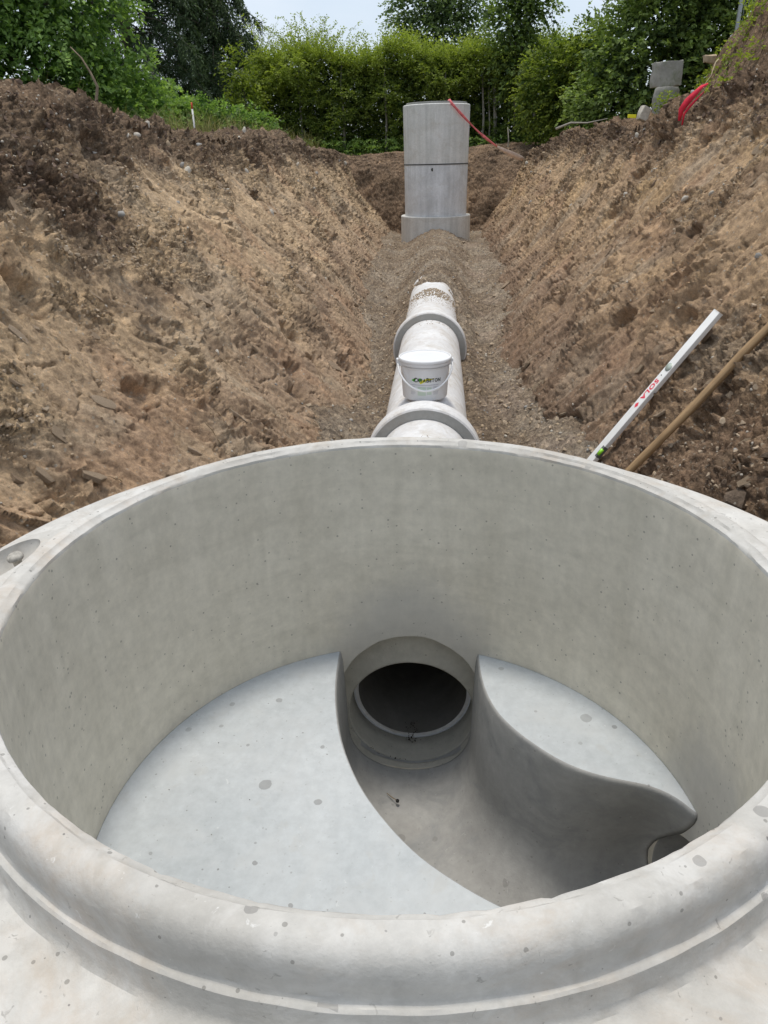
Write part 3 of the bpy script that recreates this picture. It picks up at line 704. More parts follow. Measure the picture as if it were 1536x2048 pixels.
# ------------------------------------------------------------------ concrete pipes
def pipe(name, y0, y1, socket, label):
    e = empty(name, (0.0, y0, -.86), label=label, cat='pipe', group='concrete sewer pipes laid along the trench')
    ro, ri = .25, .165
    L = y1-y0
    st = .0 if not socket else .30
    bm = lathe([(ri, st), (ri, L), (ro, L), (ro, st)], 96, 'Y', closed=True)
    for v in bm.verts: pass
    me = bm_mesh('barrel', bm); me.materials.append(M_PIPE); me.materials.append(M_PIPESHADE)
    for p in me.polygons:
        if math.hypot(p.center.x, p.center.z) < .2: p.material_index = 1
    sharp(me, 40); o = link('barrel', me, None, e); sharp(me, 40)
    if socket:
        bm = lathe([(.2515, .10), (.2515, .0), (.300, .0), (.309, .006), (.312, .014), (.312, .10), (.302, .16), (.27, .26), (.2505, .32), (.24, .32), (.24, .10)], 96, 'Y', closed=True)
        me = bm_mesh('socket', bm); me.materials.append(M_PIPE); me.materials.append(M_PIPEIN)
        for p in me.polygons:
            if abs(p.normal.y) > .9 and p.center.y < .02 and math.hypot(p.center.x, p.center.z) < .306: p.material_index = 1
        o = link('socket', me, None, e, label='flared socket end with a grey inner face'); sharp(me, 25)
    return e
pipe('concrete_pipe', .74, 2.68, False, 'near white concrete pipe leaving the manhole wall, ending in the first socket')
pipe('concrete_pipe', 2.58, 5.25, True, 'white concrete pipe carrying the white bucket')
pipe('concrete_pipe', 5.15, 7.9, True, 'far white concrete pipe running into the earth mound')

# dirt lying on the pipes
def pipe_dirt():
    P, S = [], []
    for (ya, yb, n, w) in ((5.9, 6.75, 900, .6), (5.1, 5.2, 30, .5), (4.95, 5.08, 26, .3), (3.9, 4.1, 14, .15), (2.3, 2.34, 8, .2)):
        for _ in range(n):
            y = ya + (yb-ya)*random.random()**(.6 if ya > 5.5 else 1); a = random.gauss(.05, w); P.append((.25*math.sin(a), y, -.86+.252*math.cos(a))); S.append(random.uniform(.0015, .006)*(2.2 if y > 6.3 else 1))
    link('soil_crumbs', scatter_mesh('crumbs', np.array(P), np.array(S), CLOD), M_CLODT, None, smooth=False, kind='stuff', label='crumbs of soil lying on top of the concrete pipes')
pipe_dirt()

# ------------------------------------------------------------------ bucket
def bucket():
    e = empty('bucket', (-.003, 3.0, -.607), label='white plastic bucket with lid and printed label, standing on the concrete pipe', cat='bucket'); e.rotation_euler = (0, 0, math.radians(3))
    W = plain('white_plastic', (.80, .81, .82), .35, .5, var=.03, scale=8)
    bm = lathe([(.0, .0), (.119, .0), (.1235, .004), (.125, .012), (.1355, .180), (.1395, .182), (.1395, .1865), (.1365, .187), (.1375, .215), (.0, .2155)], 64)
    link('body', bm_mesh('body', bm), W, e); sharp(e.children[0].data, 40)
    bm = lathe([(.141, .193), (.1445, .194), (.145, .207), (.143, .209), (.1435, .2115), (.148, .2125), (.1485, .2215), (.145, .2265), (.139, .2265), (.135, .2205), (.0, .2215)], 64)
    o = link('lid', bm_mesh('lid', bm), W, e); sharp(o.data, 40)
    H_ = plain('white_handle', (.84, .85, .86), .4, .5)
    bm = bmesh.new(); pts = []
    for k in range(33):
        t = PI*k/32; a = (.152*math.cos(t)); fr = math.sin(t)
        pts.append((a, -.147*fr - .004*fr, .200 - .132*fr**1.0))
    tube(bm, pts, [.0058]*33, 8)
    link('handle', bm_mesh('handle', bm), H_, e)
    for s in (-1, 1):
        bm = bmesh.new(); box(bm, s*.138, s*.156, -.013, .013, .178, .212, .003); l = link('handle_lug', bm_mesh('lug', bm), H_, e); sharp(l.data, 40)
    # printed label, wrapped round the front
    def wrap(me, off):
        for v in me.vertices:
            x, z = v.co.x, v.co.z; r = .125 + (z-.012)*(.1355-.125)/.168 + off; a = -PI/2 + x/r; v.co = Vector((r*math.cos(a), r*math.sin(a), z))
        me.update(); return me
    def text(s, size, x, z, mat, off=.0012, xs=1., name='lettering', parent=e, bold=0):
        c = bpy.data.curves.new('t', 'FONT'); c.body = s; c.size = size; c.align_x = 'CENTER'; c.offset = bold; c.resolution_u = 3
        to = bpy.data.objects.new('t', c); COL.objects.link(to); bpy.context.view_layer.update()
        dg = bpy.context.evaluated_depsgraph_get(); me = bpy.data.meshes.new_from_object(to.evaluated_get(dg)); bpy.data.objects.remove(to)
        for v in me.vertices: v.co = Vector((x + v.co.x*xs, 0, z + v.co.y))
        return me
    def patch(x0, x1, z0, z1, n=14):
        bm = bmesh.new(); vs = [[bm.verts.new((x0+(x1-x0)*i/n, 0, z)) for i in range(n+1)] for z in (z0, z1)]
        for i in range(n): bm.faces.new((vs[0][i], vs[0][i+1], vs[1][i+1], vs[1][i]))
        return bm_mesh('patch', bm)
    INK = plain('black_ink', (.03, .04, .03), .6); GR = plain('green_ink', (.10, .42, .05), .6); YE = plain('yellow_ink', (.75, .72, .04), .6); PG = plain('pale_green_ink', (.62, .72, .62), .6); GY = plain('grey_ink', (.50, .51, .56), .6)
    def swoosh(pts, mat, off):
        bm = bmesh.new(); bm.faces.new([bm.verts.new((x, 0, z)) for x, z in pts]); bmesh.ops.triangulate(bm, faces=bm.faces)
        link('logo_stroke', wrap(bm_mesh('s', bm), off), mat, e, smooth=False)
    swoosh([(-.083, .121), (-.065, .130), (-.030, .134), (-.020, .128), (-.034, .115), (-.070, .112)], GR, .0006)
    swoosh([(-.036, .112), (-.022, .123), (.01, .134), (.05, .133), (.026, .121), (-.012, .110), (-.030, .100)], YE, .0009)
    cur = -.068
    for ch in 'CREABETON':
        big = ch in 'CB'; me = text(ch, .034 if big else .0265, 0, .1115 if big else .1125, INK, xs=.86, bold=.0009)
        xs_ = [v.co.x for v in me.vertices]; x0_, x1_ = min(xs_), max(xs_)
        for v in me.vertices: v.co.x += cur - x0_
        cur += x1_-x0_+.0022
        link('letter', wrap(me, .0014), INK, e, smooth=False)
    me = patch(-.085, .075, .0935, .0965); link('printed_line', wrap(me, .0008), GY, e, smooth=False)
    for (x0, x1, z0, z1, mt) in ((-.045, .0, .035, .085, PG), (.006, .032, .040, .082, PG)): link('printed_panel', wrap(patch(x0, x1, z0, z1), .0006), mt, e, smooth=False)
    bm = bmesh.new(); me_all = []
    for c0, w, zz in ((-.088, .034, .084), (.042, .036, .084)):
        for k in range(9):
            if k in (4,): continue
            z = zz-.0055*k; x1 = c0+w*random.uniform(.65, 1)
            vs = [bm.verts.new(p) for p in ((c0, 0, z), ((c0+x1)/2, 0, z), (x1, 0, z), (x1, 0, z+.0018), ((c0+x1)/2, 0, z+.0018), (c0, 0, z+.0018))]; bm.faces.new(vs[:2]+vs[4:]); bm.faces.new(vs[1:5])
    link('printed_lines', wrap(bm_mesh('l', bm), .0008), GY, e, smooth=False, kind='stuff')
bucket()

# ------------------------------------------------------------------ far shaft: three stacked rings
def ring_thing(name, label, r0, r1, z0, z1, mat, extra=None, tongue=False):
    e = empty(name, (0, 14.3, z0), label=label, cat='concrete ring', group='concrete rings stacked as the far shaft')
    h = z1-z0; w = .11
    pr = [(r1-w, 0), (r0, 0), (r0+.0, .008), (r1, h-.012), (r1-.012, h), (r1-w, h)]
    bm = lathe(pr, 96, closed=True); me = bm_mesh('shell', bm); me.materials.append(mat); link('shell', me, None, e); sharp(me, 35)
    if tongue:
        bm = lathe([(r1-w, h), (r1-.05, h), (r1-.055, h+.028), (r1-.065, h+.035), (r1-w, h+.035)], 96, closed=True); me = bm_mesh('tongue', bm); me.materials.append(concrete('dark_tongue', (.2, .2, .19), (.3, .3, .28))); link('tongue', me, None, e, label='raised dark grey rim'); sharp(me, 35)
    return e
r_b = ring_thing('concrete_ring', 'wide pale concrete base ring of the far shaft, half covered by the mound', 0.668, .668, -1.05, -.405, M_RING)
r_m = ring_thing('concrete_ring', 'streaked middle concrete ring with a small dark hole, on the base ring', .590, .598, -.404, .484, M_RING2)
r_t = ring_thing('concrete_ring', 'topmost concrete ring of the far shaft, with red strap over its rim', .600, .615, .488, 1.455, M_RING, tongue=True)
bm = bmesh.new(); 
for k in range(24):
    t = 2*PI*k/24; 
bm = lathe([(.0, -.003), (.026, -.003), (.032, .0), (.030, .004), (.0, .004)], 24, 'Y')
hm = link('plug_hole', bm_mesh('plug', bm), plain('plug_dark', (.05, .05, .045), .8), r_m); hm.location = (-.055, -.592, .80); hm.rotation_euler = (0, 0, .1)
bm = lathe([(.598, 0), (.607, .0), (.607, .015), (.598, .015)], 96, closed=True); l = link('joint_seal', bm_mesh('js', bm), plain('rubber', (.05, .05, .05), .7), r_t); l.location = (0, 0, -.012)
for (x, z, w, h) in ((-.01, .74, .008, .08), (.0, .32, .01, .05)):
    bm = bmesh.new(); n = 8; ps = [(x + w*math.cos(2*PI*k/n)*(1 if True else 1), -.6125, z + h*math.sin(2*PI*k/n)) for k in range(n)]; bm.faces.new([bm.verts.new(p) for p in ps])
    link('lime_mark', bm_mesh('lm', bm), plain('lime', (.7, .7, .68), .9), r_t, smooth=False)

# ------------------------------------------------------------------ straps, tag
def ribbon(pts, widths, thick=.003, twist=None, side=Vector((1, 0, 0))):
    bm = bmesh.new(); pts = [Vector(p) for p in pts]; rows = []
    for i, p in enumerate(pts):
        t = (pts[min(i+1, len(pts)-1)]-pts[max(i-1, 0)]).normalized(); s = side - t*side.dot(t)
        s = s.normalized() if s.length > 1e-3 else t.orthogonal(); 
        if twist: s = Quaternion(t, twist[i]) @ s
        n = t.cross(s); w = widths[i]/2
        rows.append([bm.verts.new(p+s*w+n*thick), bm.verts.new(p-s*w+n*thick), bm.verts.new(p-s*w-n*thick), bm.verts.new(p+s*w-n*thick)])
    for a, b in zip(rows[:-1], rows[1:]):
        for k in range(4): bm.faces.new((a[k], a[(k+1) % 4], b[(k+1) % 4], b[k]))
    bm.faces.new(rows[0][::-1]); bm.faces.new(rows[-1]); bmesh.ops.recalc_face_normals(bm, faces=bm.faces); return bm
RED = plain('faded_red_webbing', (.78, .20, .21), .8, .2, var=.3, scale=18); DIRTY = plain('muddy_webbing', (.76, .62, .54), .9, .2, var=.25, scale=12)
e = empty('lifting_strap', (.24, 13.9, 1.49), label='long faded red lifting strap hanging from the far shaft top to the right bank', cat='strap')
A0, A1 = Vector((.24, 13.80, 1.50)), Vector((1.98, 16.1, .50)); pts = [Vector((.20, 14.0, 1.497)), Vector((.23, 13.80, 1.498)), Vector((.27, 13.69, 1.44))]
p0 = pts[-1]; p1 = Vector((1.66, 14.6, .53))
for k in range(1, 22):
    t = k/21; p = p0.lerp(p1, t); p.z -= .13*math.sin(PI*t); pts.append(p)
wid = [.05]*3 + [.035+.012*math.sin(k*.9) if k < 13 else .05+.05*math.sin((k-13)/8*PI) for k in range(21)]; tw = [0]*3+[.25*math.sin(k*.5) for k in range(21)]
n1 = 16
loc = Vector((.24, 13.9, 1.49))
sd_ = Vector((.3, -.3, .9))
l = link('webbing', bm_mesh('w', ribbon([p-loc for p in pts[:n1]], wid[:n1], .003, tw[:n1], sd_)), RED, e)
l = link('webbing', bm_mesh('w', ribbon([p-loc for p in pts[n1-1:]], wid[n1-1:], .003, tw[n1-1:], sd_)), DIRTY, e, label='mud-stained lower end of the strap')
def onR(px_x, y, dz=.0):
    p = surf(VR, px_x, y); return Vector((p[0], p[1], p[2]+dz))
REDB = plain('bright_red_webbing', (.70, .03, .06), .7, .3, var=.2, scale=12)
PA = Vector((2.80, 7.6, 1.335)); 
e = empty('red_strap', (2.1, 6.0, .9), label='bright red folded strap lying on top of the right bank below the concrete blocks', cat='strap')
def place_red():
    a = None; b = Vector((2.60, 7.35, 1.22)); loc = Vector(e.location)
    base = [Vector((2.03, 5.93, .82)), Vector((2.035, 5.93, .90)), Vector((2.075, 5.94, .955)), Vector((2.13, 5.96, 1.01)), Vector((2.19, 6.0, 1.06)), Vector((2.25, 6.04, 1.085))]
    link('webbing', bm_mesh('w', ribbon([p-loc+Vector((-.012, -.03, .012)) for p in base], [.02, .045, .055, .042, .028, .012], .004, [0, .1, .2, .1, -.1, 0], Vector((.78, 0, -.62)))), REDB, e)
    link('webbing', bm_mesh('w', ribbon([p-loc+Vector((.018, -.02, -.02)) for p in base[:-1]], [.008, .016, .02, .014, .006], .004, [.1, .2, -.2, .2, -.1], Vector((.78, 0, -.62)))), REDB, e)
place_red()
def chunk(name, loc, size, mat, label, cat, seed, sub=2, amp=.25, **k):
    r = random.Random(seed); bm = bmesh.new(); box(bm, -size[0]/2, size[0]/2, -size[1]/2, size[1]/2, 0, size[2], min(size)*.08)
    bmesh.ops.subdivide_edges(bm, edges=[e_ for e_ in bm.edges if e_.calc_length() > min(size)*.3], cuts=4, use_grid_fill=True)
    for v in bm.verts: v.co += Vector((mn.noise(v.co*9+Vector((seed, 0, 0))), mn.noise(v.co*9+Vector((0, seed, 0))), mn.noise(v.co*9+Vector((0, 0, seed)))))*min(size)*amp
    o = link(name, bm_mesh(name, bm), mat, None, label=label, cat=cat, **k); o.location = loc; sharp(o.data, 40); return o
YLW = plain('yellow_plastic', (.80, .72, .02), .5)

# ------------------------------------------------------------------ level and wooden handle on the right bank
def frame_obj(e, a, b, nrm):
    z = (b-a).normalized(); y = (nrm - z*nrm.dot(z)).normalized(); x = y.cross(z)
    e.matrix_world = Matrix(((x.x, y.x, z.x, a.x), (x.y, y.y, z.y, a.y), (x.z, y.z, z.z, a.z), (0, 0, 0, 1)))
def level():
    a, b = Vector((.901, 2.714, -.889)), Vector((1.420, 2.680, -.098))
    d = (b-a).normalized(); a2 = a - d*.30; L = (b-a2).length
    e = empty('spirit_level', label='silver aluminium spirit level with red lettering leaning on the right bank', cat='spirit level')
    frame_obj(e, a2, b, Vector((-.80, -.25, .54)))
    M = plain('aluminium', (.84, .84, .82), .40, .5, .0, .05, 12); M2 = plain('aluminium_edge', (.50, .51, .53), .45, .5, .5, .2, 30)
    w, t = .026, .0125   # half face width, half thickness
    bm = bmesh.new(); box(bm, -w, w, -t, t, 0, L, .0015); o = link('body', bm_mesh('b', bm), M, e); sharp(o.data, 30)
    bm = bmesh.new(); box(bm, -w-.0008, w+.0008, -t-.0008, t+.0008, L, L+.004, .001); o = link('end_cap', bm_mesh('c', bm), plain('cap', (.78, .76, .72), .5), e)
    zc = L*.735
    bm = lathe([(0, 0), (.0215, 0), (.0225, .0012), (.0225, .002), (.0, .002)], 36, 'Y'); o = link('vial_window', bm_mesh('v', bm), plain('vial_grey', (.42, .48, .42), .25, .6), e); o.location = (0, t, zc)
    bm = lathe([(.0, 0), (.0035, 0), (.0035, .001), (0, .001)], 14, 'Y'); o = link('screw', bm_mesh('s', bm), plain('black', (.03, .03, .03), .5), e); o.location = (.004, t, zc-.052)
    # top-edge vial near the lower end
    zl = .30+.075; G = plain('vial_green', (.35, .85, .05), .2, .6); Bk = plain('vial_block', (.12, .13, .12), .4); 
    sx = 1
    bm = bmesh.new(); box(bm, -w-.0012, -w+.018, -t-.0012, t+.0012, zl-.036, zl+.036, .002); o = link('vial_block', bm_mesh('vb', bm), Bk, e); sharp(o.data, 30)
    bm = bmesh.new(); tube(bm, [(-w+.005, t-.004, zl-.019), (-w+.005, t-.004, zl+.019)], .0095, 14); o = link('vial', bm_mesh('vi', bm), G, e)
    Rd = plain('red_ink', (.80, .05, .09), .5)
    c = bpy.data.curves.new('t', 'FONT'); c.body = 'SOLA'; c.size = .040; c.offset = .0016; c.align_x = 'LEFT'; c.space_character = 1.18
    to = bpy.data.objects.new('t', c); COL.objects.link(to); bpy.context.view_layer.update()
    me = bpy.data.meshes.new_from_object(to.evaluated_get(bpy.context.evaluated_depsgraph_get())); bpy.data.objects.remove(to)
    z0 = zc-.078
    for v in me.vertices: v.co = Vector((.0145 - v.co.y, t+.0007, z0 - v.co.x*1.15)) if False else Vector((.0145 - v.co.y, t+.0007, z0 - v.co.x*1.15))
    link('lettering', me, Rd, e, smooth=False)
    bm = bmesh.new(); zc2 = z0-.162
    bm.faces.new([bm.verts.new(p) for p in ((-.013, t+.0007, zc2), (0, t+.0007, zc2-.018), (.013, t+.0007, zc2), (0, t+.0007, zc2+.018))]); link('logo_mark', bm_mesh('d', bm), Rd, e, smooth=False)
    return e
level()
def handle():
    a, b = Vector((.985, 2.22, -.725)), Vector((1.518, 2.262, -.052)); d = (b-a).normalized(); a2 = a - d*.30; b2 = b + d*.30; L = (b2-a2).length
    e = empty('tool_handle', label='round wooden tool handle leaning on the right bank beside the spirit level', cat='handle'); frame_obj(e, a2, b2, Vector((-.6, -.6, .5)))
    m, nt, bs = newmat('ash_wood', .6, .35); v = coords(nt, (40, 40, 2.2)); n = noise(nt, v, 2.2, 6, .65, .6)
    n2 = noise(nt, coords(nt, (1, 1, .6)), 9, 4, .6)
    col = ramp(nt, n, [(.3, (.27, .17, .085)), (.6, (.44, .30, .165)), (.8, (.52, .38, .22))]); col = mixc(nt, .6, col, ramp(nt, n2, [(.35, (.6, .56, .5)), (.65, (1.08, 1.05, 1.0))]), 'MULTIPLY')
    nt.links.new(col, bs.inputs['Base Color']); bump(nt, bs, n, .2, .002)
    bm = bmesh.new(); pts = [(.004*math.sin(k*.5), .003*math.cos(k*.7), L*k/24) for k in range(25)]; tube(bm, pts, [.0190+.0007*math.sin(k*1.3) for k in range(25)], 20)
    o = link('shaft', bm_mesh('s', bm), m, e); sharp(o.data, 50)
    bm = lathe([(.0172, -.10), (.021, -.09), (.0225, .0), (.0215, .08), (.0175, .10)], 24); o = link('ferrule', bm_mesh('f', bm), plain('dark_steel', (.09, .08, .07), .5, .5, .7, .2), e); 
handle()

# ------------------------------------------------------------------ vegetation
def leaf_mat(name, c_lo, c_hi, trans=.42, rough=.55):
    m = bpy.data.materials.new(name); m.use_nodes = True; nt = m.node_tree; b = nt.nodes['Principled BSDF']; out = nt.nodes['Material Output']
    b.inputs['Roughness'].default_value = rough; b.inputs['Specular IOR Level'].default_value = .35
    a = nt.nodes.new('ShaderNodeAttribute'); a.attribute_name = 'tint'
    col = mixc(nt, a.outputs['Fac'], c_lo, c_hi); nt.links.new(col, b.inputs['Base Color'])
    t = nt.nodes.new('ShaderNodeBsdfTranslucent'); nt.links.new(mixc(nt, 1., col, (1.25, 1.35, .6), 'MULTIPLY'), t.inputs['Color'])
    ms = nt.nodes.new('ShaderNodeMixShader'); ms.inputs[0].default_value = trans
    nt.links.new(b.outputs[0], ms.inputs[1]); nt.links.new(t.outputs[0], ms.inputs[2]); nt.links.new(ms.outputs[0], out.inputs['Surface']); return m
def nrmz(a): return a/(np.linalg.norm(a, axis=-1, keepdims=True)+1e-9)
def leaves(P, D, Nn, L, W, tint):
    """folded rhombic leaves: base P, direction D, normal Nn"""
    D = nrmz(D); Nn = nrmz(Nn - D*(Nn*D).sum(-1, keepdims=True)); S = np.cross(D, Nn); L = L[:, None]; W = W[:, None]
    mid = P + D*L*.45
    V = np.stack([P, mid + S*W + Nn*W*.35, P + D*L - Nn*L*.10, mid - S*W + Nn*W*.35], 1)
    i = np.arange(len(P))[:, None]*4; Fq = np.concatenate([np.concatenate([i, i+1, i+2], 1), np.concatenate([i, i+2, i+3], 1)])
    return V.reshape(-1, 3), Fq, np.repeat(tint, 4)
def sprays(P, D, length, n_leaf, lsize, droop=.3, upn=.8, tint=None, aspect=.33, spread=.9):
    """planar twigs carrying alternate leaves"""
    n = len(P); D = nrmz(D); upv = np.array([0, 0, 1.]) ; up_ = nrmz(upv*upn + rng.normal(size=(n, 3))*.35)
    Pl, Dl, Nl, Ll, Tl = [], [], [], [], []
    side = nrmz(np.cross(D, up_))
    for k in range(n_leaf):
        t = (k+.6)/n_leaf; sg = 1 if k % 2 else -1
        pos = P + D*(length*t)[:, None] + np.array([0, 0, -1.])*(droop*length*t*t)[:, None]
        d = D*(.55+.3*t) + side*(sg*spread*(1-.5*t)) + np.array([0, 0, -droop*t]) + rng.normal(size=(n, 3))*.22
        Pl.append(pos + rng.normal(size=(n, 3))*.01); Dl.append(d); Nl.append(up_ + rng.normal(size=(n, 3))*.4)
        Ll.append(lsize*rng.uniform(.7, 1.2, n)*(1-.25*t)); Tl.append(np.clip((tint if tint is not None else rng.random(n)) + rng.normal(size=n)*.13 + .10*t, 0, 1))
    L = np.concatenate(Ll); return leaves(np.concatenate(Pl), np.concatenate(Dl), np.concatenate(Nl), L, L*aspect, np.concatenate(Tl))
def foliage(name, parts, mat, parent, **k):
    Vs, Fs, Ts, n = [], [], [], 0
    for v, f, t in parts: Vs.append(v); Fs.append(f+n); Ts.append(t); n += len(v)
    return link(name, mesh_np(name, np.concatenate(Vs), np.concatenate(Fs), attrs={'tint': np.concatenate(Ts)}), mat, parent, smooth=False, **k)
def lobe_points(lobes, n, shell=.3, keep_back=.45):
    """points in the outer shell of a union of ellipsoids; returns position, outward dir, depth 0 surface..1 inner"""
    vol = np.array([l[3]*l[4]+l[3]*l[5]+l[4]*l[5] for l in lobes]); pk = rng.choice(len(lobes), n, p=vol/vol.sum()); Lb = np.array(lobes)[pk]
    d = nrmz(rng.normal(size=(n, 3))); r = 1 - shell*rng.random(n)**1.6
    nz = .16*perlin(d[:, 0]*3.1+pk*7, d[:, 2]*3.1+d[:, 1]*2.3, 500) + .08*perlin(d[:, 0]*8+pk*3, d[:, 2]*8+d[:, 1]*5, 510)
    p = Lb[:, :3] + d*Lb[:, 3:6]*(r*(1+nz))[:, None]
    inside = np.zeros(n, bool)
    for i, l in enumerate(lobes):
        q_ = (((p-np.array(l[:3]))/np.array(l[3:6]))**2).sum(1); inside |= (q_ < .45) & (pk != i)
    back = (d[:, 1] > .35) & (rng.random(n) > keep_back); ok = ~inside & ~back
    return p[ok], nrmz(d[ok]/np.array(Lb[ok, 3:6])), (1-r[ok])/shell
def trunk_mesh(pts, r0, r1, branches, seed):
    r = random.Random(seed); bm = bmesh.new(); n = len(pts); tube(bm, pts, [r0+(r1-r0)*i/(n-1) for i in range(n)], 8)
    for (a, b, rr) in branches:
        a, b = Vector(a), Vector(b); m = (a+b)/2 + Vector((r.uniform(-.1, .1), r.uniform(-.1, .1), r.uniform(.0, .25)))*(b-a).length; tube(bm, [a, a.lerp(m, .6), m, m.lerp(b, .6), b], [rr, rr*.85, rr*.65, rr*.45, rr*.2], 6)
    return bm_mesh('trunk', bm)
BARK = plain('bark', (.13, .11, .085), .95, .15, var=.35, scale=14); BARKP = plain('pale_bark', (.25, .23, .19), .95, .15, var=.3, scale=20)
def broad_tree(name, label, base, lobes, n, lsize, mat, spray=.35, cat='tree', group=None, nl=8, droop=.35, seed=0, trunk_r=.09, bark=None, shell=.35):
    e = empty(name, base, label=label, cat=cat, group=group); b = np.array(base)
    lobes = [tuple(l) for l in lobes]
    p, d, dep = lobe_points([(l[0]+b[0], l[1]+b[1], l[2]+b[2], *l[3:]) for l in lobes], n, shell)
    clump = .5 + .5*perlin(p[:, 0]*1.9, p[:, 2]*1.9 + p[:, 1], 520)
    keep = rng.random(len(p)) < (.35 + .9*clump); p, d, dep, clump = p[keep], d[keep], dep[keep], clump[keep]
    dd = d + np.array([0, 0, .15]) + rng.normal(size=p.shape)*.35; tint = np.clip(.42 + .35*(clump-.5) + rng.normal(size=len(p))*.16, 0, 1)
    part = sprays(p-b, dd, np.full(len(p), spray)*rng.uniform(.6, 1.25, len(p)), nl, lsize, droop, tint=tint)
    # inner fill
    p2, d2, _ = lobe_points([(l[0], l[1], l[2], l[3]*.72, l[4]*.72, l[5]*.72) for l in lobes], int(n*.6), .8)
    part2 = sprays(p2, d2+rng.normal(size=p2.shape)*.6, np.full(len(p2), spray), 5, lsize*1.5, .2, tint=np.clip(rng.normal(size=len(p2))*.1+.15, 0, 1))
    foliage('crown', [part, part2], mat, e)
    zt = max(l[2] for l in lobes)
    br = [((0, 0, zt*.25+random.uniform(0, zt*.3)), (l[0], l[1], l[2]), trunk_r*.45) for l in lobes]
    link('trunk', trunk_mesh([(0, 0, -.2), (.03, 0, zt*.3), (-.03, .02, zt*.65), (0, 0, zt)], trunk_r, trunk_r*.35, br, seed), bark or BARK, e)
    return e

LM_BRIGHT = leaf_mat('leaf_bright', (.055, .12, .03), (.38, .54, .16))
LM_HEDGE = leaf_mat('leaf_hedge', (.045, .085, .018), (.40, .47, .095))
LM_DARK = leaf_mat('leaf_dark', (.045, .08, .028), (.36, .47, .14))
LM_GREY = leaf_mat('leaf_greygreen', (.06, .10, .045), (.34, .43, .21))
LM_YEL = leaf_mat('leaf_yellowgreen', (.08, .12, .02), (.38, .45, .07))
LM_CON = leaf_mat('needle', (.03, .055, .028), (.15, .21, .08), .2)

broad_tree('maple_bush', 'big bright green leafy tree filling the top left corner behind the earth heap', (-7.6, 11.6, .6),
           [(0, 0, 2.3, 1.9, 1.6, 1.8), (1.3, .3, 1.3, 1.5, 1.3, 1.25), (-1.3, -.2, 1.6, 1.6, 1.5, 1.6), (.6, 0, 3.6, 1.7, 1.4, 1.3), (2.3, .5, .75, 1.1, 1.0, .8), (-.6, -.9, .8, 1.3, 1, 1.0), (-.8, .3, 4.0, 1.5, 1.3, 1.3), (1.9, .3, 2.3, 1.1, 1.1, 1.0)],
           9000, .10, LM_BRIGHT, .42, group='trees and shrubs behind the trench', nl=9, droop=.5, seed=1, trunk_r=.14)
broad_tree('hazel_bush', 'bluish green leafy bush at the left edge of the picture', (-6.6, 8.7, .6), [(0, 0, .9, .95, .9, .8), (-.8, 0, 1.2, .9, .9, .9), (.3, .2, .5, .8, .7, .5)],
           2600, .085, LM_BRIGHT, .35, group='trees and shrubs behind the trench', seed=2, trunk_r=.05)
broad_tree('elder_bush', 'low mid green bush beneath the dark conifer, behind the stake', (-5.6, 15.2, .6), [(0, 0, .7, .9, .7, .55), (.9, .1, .6, .8, .7, .45), (-.9, 0, .8, .8, .7, .6), (1.7, .4, .45, .7, .6, .4)],
           2600, .085, LM_BRIGHT, .3, group='trees and shrubs behind the trench', seed=3, trunk_r=.04)
broad_tree('hornbeam_sapling', 'thin yellow green sapling left of the clipped hedge', (-4.35, 17.8, .6), [(0, 0, 1.2, .35, .4, .6), (-.1, 0, 1.9, .28, .3, .4), (.05, 0, .5, .4, .4, .5)],
           420, .075, LM_YEL, .3, group='trees and shrubs behind the trench', seed=4, trunk_r=.02)
broad_tree('willow_shrub', 'tall grey green shrub rising above the hedge behind the shaft', (.05, 20.6, .6), [(0, 0, 2.6, 1.15, .8, .9), (-.5, 0, 3.3, .75, .6, .65), (.6, 0, 3.4, .7, .6, .6), (0, 0, 4.1, .55, .5, .55)],
           1500, .095, LM_GREY, .4, group='trees and shrubs behind the trench', seed=5, trunk_r=.05, shell=.6)
broad_tree('poplar_sapling', 'slender large-leaved young tree standing in front of the hedge', (1.75, 18.3, .6), [(0, 0, 1.9, .45, .4, .8), (-.2, 0, 2.7, .45, .4, .5), (.35, 0, 3.0, .35, .35, .5), (.05, 0, 3.4, .35, .3, .4)],
           560, .11, LM_DARK, .38, group='trees and shrubs behind the trench', seed=6, trunk_r=.035, bark=BARKP, shell=.7)
broad_tree('beech_tree', 'dark leafy beech hedge tree filling the top right behind the concrete blocks', (4.3, 13.6, .6),
           [(-.7, 0, 1.3, 1.0, .8, 1.2), (.7, 0, 1.5, 1.2, .8, 1.3), (-.2, 0, 2.7, 1.2, .8, 1.1), (1.4, 0, 2.8, 1.1, .8, 1.2), (-1.15, .2, .7, .7, .7, .8), (.4, .1, 3.7, 1.3, .8, .9), (2.3, 0, 1.8, 1.1, .8, 1.3)],
           7500, .10, LM_DARK, .36, group='trees and shrubs behind the trench', seed=7, trunk_r=.10, droop=.2)
broad_tree('hornbeam_bush', 'loose mid green bush between the hedge and the beech at the right', (2.75, 16.6, .6), [(0, 0, .9, .6, .5, .8), (.35, 0, 1.7, .6, .5, .7), (-.5, .2, 1.2, .5, .5, .9)],
           1600, .085, LM_HEDGE, .3, group='trees and shrubs behind the trench', seed=8, trunk_r=.035, bark=BARKP)

